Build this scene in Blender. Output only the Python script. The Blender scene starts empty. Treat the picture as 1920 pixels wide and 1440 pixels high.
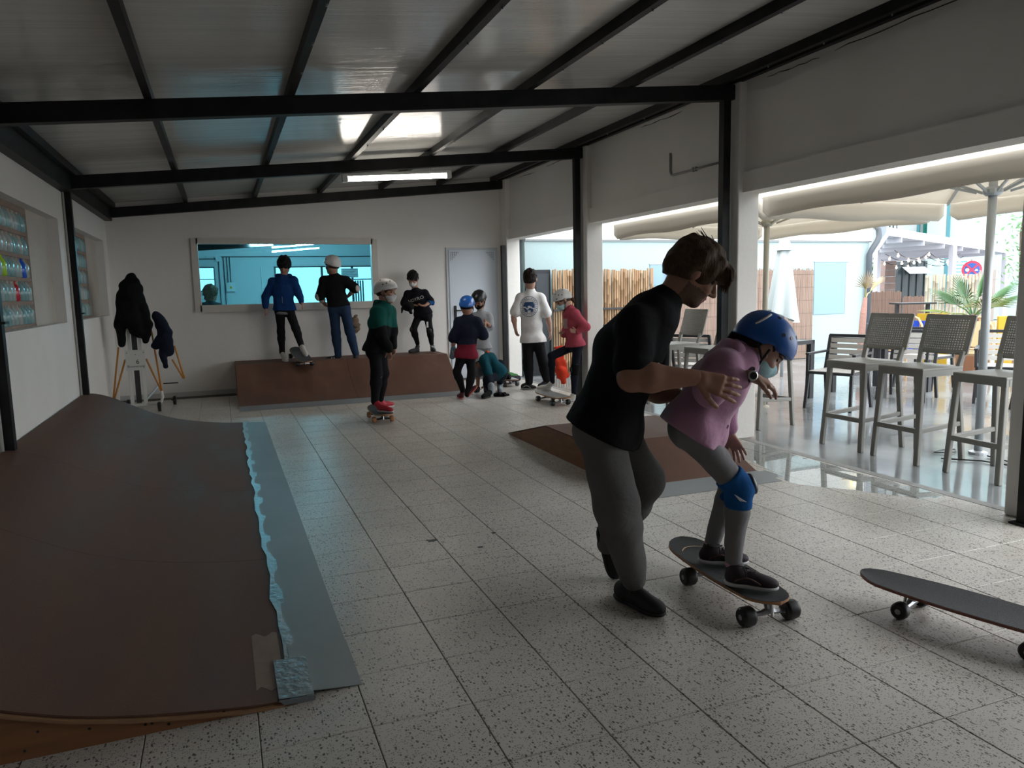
import bpy, math, random
import numpy as np
from mathutils import Vector, Matrix
random.seed(7)
S = bpy.context.scene
COL = S.collection

# ---------------------------------------------------------------- camera
def cam_axes(yaw, pitch, roll):
    y, p, r = map(math.radians, (yaw, pitch, roll))
    fw = Vector((math.sin(y)*math.cos(p), math.cos(y)*math.cos(p), -math.sin(p)))
    rt = Vector((math.cos(y), -math.sin(y), 0)); up = rt.cross(fw)
    return rt*math.cos(r)+up*math.sin(r), up*math.cos(r)-rt*math.sin(r), fw
RT, UP, FW = cam_axes(21.14, 7.15, -1.265)
cd = bpy.data.cameras.new('camera'); cd.lens = 36*1396/1920; cd.sensor_width = 36; cd.clip_end = 300
co = bpy.data.objects.new('camera', cd); COL.objects.link(co)
co.matrix_world = Matrix(((RT.x, UP.x, -FW.x, 0), (RT.y, UP.y, -FW.y, 0), (RT.z, UP.z, -FW.z, 1.423), (0, 0, 0, 1)))
S.camera = co

# ---------------------------------------------------------------- sky (even, bright overcast) and exposure
w = bpy.data.worlds.new('sky'); S.world = w; w.use_nodes = True
bg = w.node_tree.nodes['Background']; bg.inputs[0].default_value = (0.93, 0.97, 1.0, 1); bg.inputs[1].default_value = 5.0
S.view_settings.view_transform = 'Standard'; S.view_settings.look = 'None'
S.view_settings.exposure = 0.0; S.view_settings.gamma = 1.0; S.view_settings.use_curve_mapping = False

# ---------------------------------------------------------------- materials
MATS = {}
def M(name, col, rough=.6, metal=0., spec=.5, noise=None, bump=None, trans=0., ior=1.45, emit=None, coat=0., sheen=0., subs=0.):
    """plain principled material; noise=(scale, other colour, contrast) ; bump=(scale, strength, stretch xyz)"""
    if name in MATS: return MATS[name]
    m = bpy.data.materials.new(name); m.use_nodes = True; nt = m.node_tree; N = nt.nodes; L = nt.links
    b = N['Principled BSDF']
    b.inputs['Base Color'].default_value = (*col, 1); b.inputs['Roughness'].default_value = rough
    b.inputs['Metallic'].default_value = metal; b.inputs['Specular IOR Level'].default_value = spec
    b.inputs['IOR'].default_value = ior; b.inputs['Transmission Weight'].default_value = trans
    b.inputs['Coat Weight'].default_value = coat
    if sheen: b.inputs['Sheen Weight'].default_value = sheen
    if subs: b.inputs['Subsurface Weight'].default_value = subs; b.inputs['Subsurface Scale'].default_value = .01
    if emit:
        b.inputs['Emission Color'].default_value = (*emit[0], 1); b.inputs['Emission Strength'].default_value = emit[1]
    g = None
    if noise or bump: g = N.new('ShaderNodeNewGeometry')
    if noise:
        n = N.new('ShaderNodeTexNoise'); n.inputs['Scale'].default_value = noise[0]; n.inputs['Detail'].default_value = 5
        mp = N.new('ShaderNodeMapping'); L.new(g.outputs['Position'], mp.inputs[0]); L.new(mp.outputs[0], n.inputs['Vector'])
        if len(noise) > 3: mp.inputs['Scale'].default_value = noise[3]
        r = N.new('ShaderNodeValToRGB'); c = noise[2] if len(noise) > 2 else .2
        r.color_ramp.elements[0].position = .5-c; r.color_ramp.elements[1].position = .5+c
        r.color_ramp.elements[0].color = (*col, 1); r.color_ramp.elements[1].color = (*noise[1], 1)
        L.new(n.outputs['Fac'], r.inputs[0]); L.new(r.outputs[0], b.inputs['Base Color'])
    if bump:
        n2 = N.new('ShaderNodeTexNoise'); n2.inputs['Scale'].default_value = bump[0]; n2.inputs['Detail'].default_value = 4
        mp2 = N.new('ShaderNodeMapping'); L.new(g.outputs['Position'], mp2.inputs[0]); L.new(mp2.outputs[0], n2.inputs['Vector'])
        if len(bump) > 2: mp2.inputs['Scale'].default_value = bump[2]
        bp = N.new('ShaderNodeBump'); bp.inputs['Strength'].default_value = bump[1]; bp.inputs['Distance'].default_value = .01
        L.new(n2.outputs['Fac'], bp.inputs['Height']); L.new(bp.outputs[0], b.inputs['Normal'])
    MATS[name] = m
    return m

def node_mat(name, fn):
    if name in MATS: return MATS[name]
    m = bpy.data.materials.new(name); m.use_nodes = True
    fn(m.node_tree, m.node_tree.nodes, m.node_tree.links, m.node_tree.nodes['Principled BSDF'])
    MATS[name] = m
    return m

def ramp(N, stops):
    r = N.new('ShaderNodeValToRGB'); e = r.color_ramp.elements
    while len(e) < len(stops): e.new(.5)
    for i, (p, c) in enumerate(stops): e[i].position = p; e[i].color = (*c, 1)
    return r

# ---------------------------------------------------------------- mesh builder
class MB:
    def __init__(s): s.v = []; s.f = []
    def add(s, vs, fs):
        o = len(s.v); s.v += [tuple(map(float, p)) for p in vs]; s.f += [tuple(i+o for i in f) for f in fs]; return s
    def box(s, x0, x1, y0, y1, z0, z1):
        v = [(x, y, z) for z in (z0, z1) for y in (y0, y1) for x in (x0, x1)]
        return s.add(v, [(0, 2, 3, 1), (4, 5, 7, 6), (0, 1, 5, 4), (2, 6, 7, 3), (0, 4, 6, 2), (1, 3, 7, 5)])
    def bar(s, a, b, w, h, up=(0, 0, 1)):
        a, b = Vector(a), Vector(b); d = (b-a).normalized(); u = Vector(up)
        if abs(d.dot(u)) > .99: u = Vector((1, 0, 0)) if abs(d.x) < .9 else Vector((0, 1, 0))
        sd = d.cross(u).normalized(); u = sd.cross(d).normalized()
        v = [p+sd*(i*w/2)+u*(j*h/2) for p in (a, b) for i, j in ((-1, -1), (1, -1), (1, 1), (-1, 1))]
        return s.add(v, [(0, 1, 2, 3), (4, 7, 6, 5), (0, 4, 5, 1), (1, 5, 6, 2), (2, 6, 7, 3), (3, 7, 4, 0)])
    def ring(s, pts, radii, n=8, cap=True):
        pts = [Vector(p) for p in pts]; o = len(s.v); m = len(pts); ref = None
        for i, p in enumerate(pts):
            d = (pts[min(i+1, m-1)]-pts[max(i-1, 0)])
            d = d.normalized() if d.length > 1e-9 else Vector((0, 0, 1))
            if ref is None: ref = d.orthogonal().normalized()
            ref = (ref-d*ref.dot(d)); ref = ref.normalized() if ref.length > 1e-6 else d.orthogonal().normalized()
            q = d.cross(ref); r = radii[i] if isinstance(radii, (list, tuple)) else radii
            for k in range(n):
                a = 2*math.pi*k/n; s.v.append(tuple(p+ref*(r*math.cos(a))+q*(r*math.sin(a))))
        for i in range(m-1):
            for k in range(n):
                a = o+i*n+k; b = o+i*n+(k+1) % n; s.f.append((a, b, b+n, a+n))
        if cap: s.f.append(tuple(o+k for k in range(n))[::-1]); s.f.append(tuple(o+(m-1)*n+k for k in range(n)))
        return s
    def tube(s, a, b, r, n=8, r2=None): return s.ring([a, b], [r, r if r2 is None else r2], n)
    def lathe(s, c, axis, prof, n=12):
        """prof = [(distance along axis, radius)]"""
        c, ax = Vector(c), Vector(axis).normalized(); ref = ax.orthogonal().normalized(); q = ax.cross(ref); o = len(s.v); m = len(prof)
        for t, r in prof:
            for k in range(n):
                a = 2*math.pi*k/n; s.v.append(tuple(c+ax*t+ref*(r*math.cos(a))+q*(r*math.sin(a))))
        for i in range(m-1):
            for k in range(n):
                a = o+i*n+k; b = o+i*n+(k+1) % n; s.f.append((a, b, b+n, a+n))
        s.f.append(tuple(o+k for k in range(n))[::-1]); s.f.append(tuple(o+(m-1)*n+k for k in range(n)))
        return s
    def prism(s, poly, off):
        """poly: 3D points of one end, off: extrusion vector"""
        n = len(poly); off = Vector(off); v = [Vector(p) for p in poly]+[Vector(p)+off for p in poly]
        return s.add(v, [tuple(range(n))[::-1], tuple(range(n, 2*n))]+[(i, (i+1) % n, (i+1) % n+n, i+n) for i in range(n)])
    def sheet(s, fn, nu, nv, th=None):
        """fn(u,v)->point, optional thickness vector fn or vector"""
        o = len(s.v); P = [[Vector(fn(i/nu, j/nv)) for j in range(nv+1)] for i in range(nu+1)]
        for row in P: s.v += [tuple(p) for p in row]
        W = nv+1
        for i in range(nu):
            for j in range(nv):
                a = o+i*W+j; s.f.append((a, a+W, a+W+1, a+1))
        if th is not None:
            t = Vector(th); o2 = len(s.v)
            for row in P: s.v += [tuple(p+t) for p in row]
            for i in range(nu):
                for j in range(nv):
                    a = o2+i*W+j; s.f.append((a, a+1, a+W+1, a+W))
            def side(ids):
                for a, b in zip(ids, ids[1:]): s.f.append((a, b, b-o+o2, a-o+o2))
            side([o+i*W for i in range(nu+1)]); side([o+i*W+nv for i in range(nu+1)][::-1])
            side([o+j for j in range(nv+1)][::-1]); side([o+nu*W+j for j in range(nv+1)])
        return s
    def mesh(s, name, mat, smooth=False):
        me = bpy.data.meshes.new(name); me.from_pydata(s.v, [], s.f); me.update()
        import bmesh
        bm = bmesh.new(); bm.from_mesh(me); bmesh.ops.recalc_face_normals(bm, faces=bm.faces); bm.to_mesh(me); bm.free()
        if smooth: me.polygons.foreach_set('use_smooth', [True]*len(me.polygons))
        me.materials.append(mat)
        return me
    def build(s, name, mat, parent=None, smooth=False, bev=0., loc=None):
        return obj(name, s.mesh(name, mat, smooth), parent, bev, loc, smooth)

def obj(name, me, parent=None, bev=0., loc=None, smooth=False):
    o = bpy.data.objects.new(name, me); COL.objects.link(o)
    if parent: o.parent = parent
    if loc is not None: o.location = loc
    if bev:
        b = o.modifiers.new('bevel', 'BEVEL'); b.width = bev; b.segments = 2; b.limit_method = 'ANGLE'; b.angle_limit = .7
    if smooth == 'auto':
        pass
    return o
def tag(o, label=None, cat=None, group=None, kind=None):
    if label: o['label'] = label
    if cat: o['category'] = cat
    if group: o['group'] = group
    if kind: o['kind'] = kind
    return o
def thing(name, label, cat, loc=(0, 0, 0), rz=0., group=None):
    o = bpy.data.objects.new(name, None); COL.objects.link(o); o.location = loc; o.rotation_euler = (0, 0, rz)
    o.empty_display_size = .1
    return tag(o, label, cat, group)
def copy_tree(o, parent=None):
    c = o.copy(); COL.objects.link(c); c.parent = parent
    for ch in list(o.children): copy_tree(ch, c)
    return c
def put(o, loc, rz=0., label=None, group=None):
    o.location = loc; o.rotation_euler = (0, 0, rz)
    if label: o['label'] = label
    if group: o['group'] = group
    return o
def smooth_by_angle(o, ang=.6):
    me = o.data
    me.polygons.foreach_set('use_smooth', [True]*len(me.polygons)); me.update()
    try: me.set_sharp_from_angle(angle=ang)
    except Exception: pass
    return o
def text_mesh(name, body, size, mat, frame, parent=None, ext=.0008, align='CENTER'):
    """flat lettering; frame = (origin, right, up) in the parent's space"""
    c = bpy.data.curves.new(name, 'FONT'); c.body = body; c.size = size; c.extrude = ext; c.align_x = align; c.align_y = 'CENTER'
    c.resolution_u = 2
    t = bpy.data.objects.new(name, c); COL.objects.link(t)
    dg = bpy.context.evaluated_depsgraph_get(); me = bpy.data.meshes.new_from_object(t.evaluated_get(dg))
    bpy.data.objects.remove(t); bpy.data.curves.remove(c)
    o, r, u = map(Vector, frame); r = r.normalized(); u = u.normalized(); n = r.cross(u)
    me.transform(Matrix(((r.x, u.x, n.x, o.x), (r.y, u.y, n.y, o.y), (r.z, u.z, n.z, o.z), (0, 0, 0, 1))))
    me.materials.clear(); me.materials.append(mat); me.name = name
    return obj(name, me, parent)
# ================================================================ surfaces
WHITE = M('white_plaster', (.80, .775, .74), .75, noise=(1.3, (.73, .705, .67), .25), bump=(14, .25))
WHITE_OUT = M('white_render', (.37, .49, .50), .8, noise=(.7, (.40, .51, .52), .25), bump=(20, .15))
BLACK = M('black_steel', (.010, .010, .011), .48, spec=.22, noise=(6, (.022, .021, .021), .2), bump=(40, .08))
BLACKP = M('black_plastic', (.012, .012, .013), .35)
CHROME = M('dull_steel', (.45, .46, .47), .32, metal=1.)
ALU = M('aluminium_pole', (.5, .52, .54), .35, metal=.8)

def terrazzo(nt, N, L, b):
    g = N.new('ShaderNodeNewGeometry')
    def vor(scale, stretch):
        mp = N.new('ShaderNodeMapping'); mp.inputs['Scale'].default_value = stretch; L.new(g.outputs['Position'], mp.inputs[0])
        n = N.new('ShaderNodeTexNoise'); n.inputs['Scale'].default_value = 9; n.inputs['Detail'].default_value = 2
        L.new(g.outputs['Position'], n.inputs['Vector'])
        ad = N.new('ShaderNodeMix'); ad.data_type = 'VECTOR'; ad.inputs['Factor'].default_value = .02
        L.new(mp.outputs[0], ad.inputs['A']); L.new(n.outputs['Color'], ad.inputs['B'])
        v = N.new('ShaderNodeTexVoronoi'); v.inputs['Scale'].default_value = scale; L.new(ad.outputs['Result'], v.inputs['Vector']); return v
    v1 = vor(95, (1, .62, 1)); v2 = vor(210, (.7, 1, 1))
    base = N.new('ShaderNodeTexNoise'); base.inputs['Scale'].default_value = 1.7; base.inputs['Detail'].default_value = 6; L.new(g.outputs['Position'], base.inputs['Vector'])
    rb = ramp(N, [(.3, (.50, .465, .42)), (.7, (.62, .58, .53))]); L.new(base.outputs['Fac'], rb.inputs[0])
    def flecks(v, lo, dens, prev, col):
        near = N.new('ShaderNodeMath'); near.operation = 'LESS_THAN'; L.new(v.outputs['Distance'], near.inputs[0]); near.inputs[1].default_value = lo
        sep = N.new('ShaderNodeSeparateColor'); L.new(v.outputs['Color'], sep.inputs[0])
        pick = N.new('ShaderNodeMath'); pick.operation = 'LESS_THAN'; L.new(sep.outputs[0], pick.inputs[0]); pick.inputs[1].default_value = dens
        mul = N.new('ShaderNodeMath'); mul.operation = 'MULTIPLY'; L.new(near.outputs[0], mul.inputs[0]); L.new(pick.outputs[0], mul.inputs[1])
        mx = N.new('ShaderNodeMix'); mx.data_type = 'RGBA'; L.new(mul.outputs[0], mx.inputs['Factor']); L.new(prev, mx.inputs['A']); mx.inputs['B'].default_value = (*col, 1)
        return mx.outputs['Result']
    c = flecks(v1, .36, .30, rb.outputs[0], (.10, .085, .075)); c = flecks(v2, .38, .40, c, (.13, .115, .10)); 
    L.new(c, b.inputs['Base Color'])
    rn = N.new('ShaderNodeTexNoise'); rn.inputs['Scale'].default_value = 2.6; rn.inputs['Detail'].default_value = 6; L.new(g.outputs['Position'], rn.inputs['Vector'])
    rr = ramp(N, [(.15, (.34, .34, .34)), (.85, (.40, .40, .40))]); L.new(rn.outputs['Fac'], rr.inputs[0]); L.new(rr.outputs[0], b.inputs['Roughness'])
    bp = N.new('ShaderNodeBump'); bp.inputs['Strength'].default_value = .06; bp.inputs['Distance'].default_value = .01
    L.new(base.outputs['Fac'], bp.inputs['Height']); L.new(bp.outputs[0], b.inputs['Normal'])
TERRAZZO = node_mat('terrazzo', terrazzo)
GROUT = M('dark_grout', (.10, .085, .07), .8)

def ply(nt, N, L, b):
    g = N.new('ShaderNodeNewGeometry')
    mp = N.new('ShaderNodeMapping'); mp.inputs['Scale'].default_value = (2.2, .5, 2.2); L.new(g.outputs['Position'], mp.inputs[0])
    n = N.new('ShaderNodeTexNoise'); n.inputs['Scale'].default_value = 1.6; n.inputs['Detail'].default_value = 7; n.inputs['Roughness'].default_value = .6; L.new(mp.outputs[0], n.inputs['Vector'])
    r = ramp(N, [(.3, (.10, .048, .032)), (.5, (.125, .062, .042)), (.72, (.16, .088, .058))]); L.new(n.outputs['Fac'], r.inputs[0])
    n2 = N.new('ShaderNodeTexNoise'); n2.inputs['Scale'].default_value = 240; n2.inputs['Detail'].default_value = 2; L.new(g.outputs['Position'], n2.inputs['Vector'])
    mx = N.new('ShaderNodeMix'); mx.data_type = 'RGBA'; mx.blend_type = 'MULTIPLY'; mx.inputs['Factor'].default_value = .5
    r2 = ramp(N, [(.35, (.7, .7, .7)), (.65, (1.1, 1.1, 1.1))]); L.new(n2.outputs['Fac'], r2.inputs[0]); L.new(r.outputs[0], mx.inputs['A']); L.new(r2.outputs[0], mx.inputs['B'])
    L.new(mx.outputs['Result'], b.inputs['Base Color'])
    rr = ramp(N, [(.3, (.50, .50, .50)), (.7, (.72, .72, .72))]); b.inputs['Specular IOR Level'].default_value = .28; L.new(n.outputs['Fac'], rr.inputs[0]); L.new(rr.outputs[0], b.inputs['Roughness'])
PLY = node_mat('brown_film_plywood', ply)
PLYEDGE = M('plywood_edge', (.30, .17, .085), .6, noise=(3, (.22, .12, .06), .3, (1, 1, 60)))
PLYSIDE = M('orange_plywood_side', (.26, .115, .05), .5, noise=(2.5, (.19, .08, .036), .25, (1, 4, 14)))
SHEETMETAL = M('grey_sheet_metal', (.24, .26, .27), .48, metal=.15, noise=(2, (.19, .21, .22), .25), bump=(9, .12))
TAPE = M('silver_duct_tape', (.20, .22, .235), .28, metal=.3, bump=(35, .35))

def panel(nt, N, L, b):
    g = N.new('ShaderNodeNewGeometry')
    def stripes(scale, st):
        mp = N.new('ShaderNodeMapping'); mp.inputs['Scale'].default_value = st; L.new(g.outputs['Position'], mp.inputs[0])
        n = N.new('ShaderNodeTexNoise'); n.inputs['Scale'].default_value = scale; n.inputs['Detail'].default_value = 3; L.new(mp.outputs[0], n.inputs['Vector']); return n
    n = stripes(14, (.05, 1, .05)); n2 = stripes(45, (.03, 1, .03))
    r = ramp(N, [(.3, (.50, .49, .46)), (.7, (.58, .57, .54))]); L.new(n.outputs['Fac'], r.inputs[0]); L.new(r.outputs[0], b.inputs['Base Color'])
    b.inputs['Roughness'].default_value = .17; b.inputs['Specular IOR Level'].default_value = .5
    ad = N.new('ShaderNodeMath'); L.new(n.outputs['Fac'], ad.inputs[0]); L.new(n2.outputs['Fac'], ad.inputs[1])
    bp = N.new('ShaderNodeBump'); bp.inputs['Strength'].default_value = .25; bp.inputs['Distance'].default_value = .008
    L.new(ad.outputs[0], bp.inputs['Height']); L.new(bp.outputs[0], b.inputs['Normal'])
PANEL = node_mat('ribbed_white_roof_panel', panel)

def wet(nt, N, L, b):
    g = N.new('ShaderNodeNewGeometry')
    n = N.new('ShaderNodeTexNoise'); n.inputs['Scale'].default_value = 1.1; n.inputs['Detail'].default_value = 7; L.new(g.outputs['Position'], n.inputs['Vector'])
    r = ramp(N, [(.35, (.20, .215, .22)), (.7, (.30, .315, .32))]); L.new(n.outputs['Fac'], r.inputs[0]); L.new(r.outputs[0], b.inputs['Base Color'])
    rr = ramp(N, [(.38, (.03, .03, .03)), (.62, (.22, .22, .22))]); L.new(n.outputs['Fac'], rr.inputs[0]); L.new(rr.outputs[0], b.inputs['Roughness'])
    n2 = N.new('ShaderNodeTexNoise'); n2.inputs['Scale'].default_value = 9; n2.inputs['Detail'].default_value = 3; L.new(g.outputs['Position'], n2.inputs['Vector'])
    bp = N.new('ShaderNodeBump'); bp.inputs['Strength'].default_value = .06; bp.inputs['Distance'].default_value = .02
    L.new(n2.outputs['Fac'], bp.inputs['Height']); L.new(bp.outputs[0], b.inputs['Normal'])
WETGROUND = node_mat('wet_grey_paving', wet)

def tinted(color, name):
    def fn(nt, N, L, b):
        out = N['Material Output']; t = N.new('ShaderNodeBsdfTransparent'); t.inputs[0].default_value = (*color, 1)
        gl = N.new('ShaderNodeBsdfGlossy'); gl.inputs['Roughness'].default_value = .01
        lw = N.new('ShaderNodeLayerWeight'); lw.inputs[0].default_value = .5
        pw = N.new('ShaderNodeMath'); pw.operation = 'POWER'; L.new(lw.outputs['Facing'], pw.inputs[0]); pw.inputs[1].default_value = 5
        fr = N.new('ShaderNodeMath'); fr.operation = 'MULTIPLY_ADD'; L.new(pw.outputs[0], fr.inputs[0]); fr.inputs[1].default_value = .96; fr.inputs[2].default_value = .04
        mx = N.new('ShaderNodeMixShader'); L.new(fr.outputs[0], mx.inputs[0]); L.new(t.outputs[0], mx.inputs[1]); L.new(gl.outputs[0], mx.inputs[2]); L.new(mx.outputs[0], out.inputs[0])
        N.remove(b)
    return node_mat(name, fn)
TEAL_GLASS = tinted((.40, .70, .78), 'teal_tinted_glass')
CLEAR = tinted((.92, .95, .96), 'clear_glass')
FROST = tinted((.75, .79, .80), 'grey_glass')
WATER = tinted((.80, .83, .84), 'still_water')

# ================================================================ room shell   x: across, y: into the room, z: up
XL, XR, YB, YF = -1.40, 4.45, 11.70, -4.0
def roof_z(x): return 2.855+.0945*x
# ---- floor with terrazzo tiles
fl = tag(MB().box(XL-.2, 4.50, YF, YB+.2, -.20, -.004).build('floor', GROUT), 'pale speckled terrazzo tile floor of the covered hall', kind='structure')
T = .35; G = .0016
tm = MB(); b_ = .0022
tm.add([(G, G, -.02), (T-G, G, -.02), (T-G, T-G, -.02), (G, T-G, -.02), (G, G, -b_), (T-G, G, -b_), (T-G, T-G, -b_), (G, T-G, -b_),
        (G+b_, G+b_, 0), (T-G-b_, G+b_, 0), (T-G-b_, T-G-b_, 0), (G+b_, T-G-b_, 0)],
       [(0, 1, 5, 4), (1, 2, 6, 5), (2, 3, 7, 6), (3, 0, 4, 7), (4, 5, 9, 8), (5, 6, 10, 9), (6, 7, 11, 10), (7, 4, 8, 11), (8, 9, 10, 11)])
tile_me = tm.mesh('tile', TERRAZZO)
cells = []
for i in range(-6, 11):
    for j in range(-17, 28):
        x, y = .728+T*i, 1.98+T*j
        if x+T < XL or x > 4.45 or y+T > YB+.05: continue
        cx, cy = x+T/2, y+T/2
        az = math.degrees(math.atan2(cx, cy))-21.14; d = math.hypot(cx, cy)
        seen = cy > 1.3 and abs(az) < 39 and not (cx < .05 and cy > 2.6) and not (cy > 10.2 and cx < 3.2)
        cells.append((0 if seen else 1, d, x, y))
cells.sort()
rest = MB()
for k, (un, d, x, y) in enumerate(cells):
    x1 = min(x+T, 4.49)-x
    if k < 300 and not un and x1 > T-.001:
        obj('tile', tile_me, fl, loc=(x, y, 0))
    else:
        xa = max(x+G, XL)
        rest.box(xa, x+x1-G, y+G, min(y+T-G, YB), -.02, 0)
tag(rest.build('tile_field', TERRAZZO, fl), kind='stuff')
# a few chipped patches in the floor finish
CHIP = M('dark_chipped_patch', (.05, .055, .065), .6)
for (x, y, r) in ((1.045, 4.05, .036), (1.27, 3.83, .022), (1.42, 4.03, .02), (2.02, 3.86, .012)):
    rnd = random.Random(int(x*100)); pts = []
    for k in range(14):
        a = 2*math.pi*k/14; q = r*rnd.uniform(.45, 1.15); pts.append((x+q*math.cos(a), y+q*.8*math.sin(a), .0002))
    MB().prism(pts, (0, 0, .0006)).build('chipped_patch', CHIP, fl)

# ---- back wall with window and door openings
def wall_x(mb, x0, x1, y0, y1, z0, z1=None):
    """wall piece along x, top follows the roof when z1 is None"""
    a = roof_z(x0)+.02 if z1 is None else z1; b = roof_z(x1)+.02 if z1 is None else z1
    mb.add([(x0, y0, z0), (x1, y0, z0), (x1, y1, z0), (x0, y1, z0), (x0, y0, a), (x1, y0, b), (x1, y1, b), (x0, y1, a)],
           [(0, 3, 2, 1), (4, 5, 6, 7), (0, 1, 5, 4), (1, 2, 6, 5), (2, 3, 7, 6), (3, 0, 4, 7)])
wb = MB(); WX0, WX1, WZ0, WZ1 = -.27, 2.25, 1.29, 2.20
wall_x(wb, XL-.2, WX0, YB, YB+.2, 0); wall_x(wb, WX0, WX1, YB, YB+.2, 0, WZ0); wall_x(wb, WX0, WX1, YB, YB+.2, WZ1); wall_x(wb, WX1, 3.43, YB, YB+.2, 0)
wall_x(wb, 3.43, 4.31, YB, YB+.2, 2.12); wall_x(wb, 4.31, 4.65, YB, YB+.2, 0)
tag(wb.build('wall_back', WHITE), 'white plastered end wall with internal window and steel door', kind='structure')
# ---- left wall with niches of glass bottles
BAYS = [(-3.8, -.1), (.1, 2.75), (3.05, 5.55), (5.85, 8.35), (8.85, 11.35)]
NZ0, NZ1 = 1.21, 2.20
wl = MB(); prev = YF-.2; niche = []
for (a, b) in BAYS:
    wl.box(XL-.2, XL, prev, a, 0, 2.9); wl.box(XL-.2, XL, a, b, 0, NZ0); wl.box(XL-.2, XL, a, b, NZ1, 2.9)
    niche.append((b-.85, b))
    prev = b
wl.box(XL-.2, XL, prev, YB+.2, 0, 2.9)
wall_left = tag(wl.build('wall_left', WHITE), 'white side wall with sills and glass bottle niches', kind='structure')
MORTAR = M('rough_pink_mortar', (.36, .27, .22), .9, noise=(9, (.27, .20, .165), .3), bump=(40, 1.))
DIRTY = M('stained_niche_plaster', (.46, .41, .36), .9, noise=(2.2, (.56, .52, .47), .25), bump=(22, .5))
for a, b in niche: MB().box(XL-.2, XL-.09, a, b, NZ0, NZ1).build('niche_back', DIRTY, wall_left)
bcols = [(.40, .52, .52), (.30, .47, .47), (.46, .52, .50), (.25, .44, .46)]
def bottle_mat(n, c):
    def fn(nt, N, L, b):
        b.inputs['Base Color'].default_value = (*c, 1); b.inputs['Roughness'].default_value = .18
        b.inputs['Transmission Weight'].default_value = .0
        t = N.new('ShaderNodeBsdfTranslucent'); t.inputs[0].default_value = (*c, 1)
        mx = N.new('ShaderNodeMixShader'); mx.inputs[0].default_value = .10; L.new(b.outputs[0], mx.inputs[1]); L.new(t.outputs[0], mx.inputs[2]); L.new(mx.outputs[0], N['Material Output'].inputs[0])
    return node_mat(n, fn)
bm_ = [bottle_mat('bottle_glass_%s' % n, c) for n, c in zip(('pale', 'aqua', 'clear', 'teal'), bcols)]
bm_green = bottle_mat('bottle_glass_lime', (.45, .75, .05)); bm_blue = bottle_mat('bottle_glass_blue', (.02, .12, .7)); bm_red = bottle_mat('bottle_glass_red', (.6, .03, .05))
bprof = [(0, .030), (.006, .038), (.10, .038), (.125, .028), (.14, .014), (.165, .013)]
bmesh_ = {m.name: MB().lathe((0, 0, 0), (0, 0, 1), bprof, 9).mesh('bottle', m, True) for m in bm_+[bm_green, bm_blue, bm_red]}
rnd = random.Random(3)
for bi, (a, b) in enumerate(BAYS[3:]):
    b2 = b-.85
    m = MB()
    rows = [1.235+.19*k for k in range(5)]
    m.box(XL-.18, XL-.10, a, b2, NZ0, rows[0]); 
    for k, z in enumerate(rows): m.box(XL-.18, XL-.095, a, b2, z+.160, min(z+.19, NZ1) if k < 4 else NZ1)
    ys = [a+.06+.125*q for q in range(int((b2-a)/.125))]
    for z in rows:
        for y in ys: m.box(XL-.18, XL-.115, y+.042, y+.083, z, z+.16)
        m.box(XL-.18, XL-.115, a, ys[0]-.042, z, z+.16)
        m.box(XL-.18, XL-.115, ys[-1]+.08, b2, z, z+.16)
    m.build('mortar', MORTAR, wall_left)
    for k, z in enumerate(rows):
        for q, y in enumerate(ys):
            mat = rnd.choice(bm_)
            if bi == 0:
                if k == 2 and q == 6: mat = bm_green
                if k == 2 and q == 11: mat = bm_blue
                if k == 1 and q == 9: mat = bm_red
            o = obj('bottle', bmesh_[mat.name], wall_left, loc=(XL-.125+rnd.uniform(-.006, .006), y+rnd.uniform(-.006, .006), z))
    
for (a, b) in BAYS[:3]:
    MB().box(XL-.18, XL-.1, a, b-.85, NZ0, NZ1).build('mortar', MORTAR, wall_left)
# worn plaster along the niche sills
# ---- right side: lintel wall and columns
wr = MB(); wr.box(4.455, 4.65, YF, YB+.2, 2.43, 3.32); wr.box(4.425, 4.65, YF, YB+.2, 2.25, 2.43)
wall_right = tag(wr.build('wall_right', WHITE), 'white lintel wall above the open side of the hall', kind='structure')
wr2 = MB(); wr2.box(4.45, 4.65, YF, .2, 0, 2.25)
tag(wr2.build('wall_right_panel', WHITE, wall_right))
for (y0, y1) in ((.1, .28), (2.86, 3.04), (5.61, 5.79), (8.59, 8.77), (11.44, 11.70)):
    tag(MB().box(4.38, 4.61, y0, y1, 0, 3.3).build('column', WHITE, wall_right, bev=.012))
tag(MB().box(XL-.2, 4.65, YF-.2, YF, 0, 3.35).build('wall_front', WHITE), 'white wall closing the near end of the hall', kind='structure')
# hairline cracks where the lintel wall meets the roof
rc = random.Random(8); CRK = M('dark_crack', (.03, .028, .025), .9)
for y0, y1, z0, z1 in ((4.75, 5.35, 3.165, 3.175), (3.5, 4.6, 3.185, 3.175), (6.6, 7.4, 3.17, 3.175), (9.3, 10.0, 3.165, 3.17), (10.4, 11.0, 3.15, 3.165)):
    n_ = 8; pts = [(4.4545, y0+(y1-y0)*k/n_, z0+(z1-z0)*k/n_+rc.uniform(-.006, .006)) for k in range(n_+1)]
    MB().ring(pts, [.0015]+[rc.uniform(.002, .005) for _ in range(n_-1)]+[.0015], 5).build('crack', CRK, wall_right)
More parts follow.
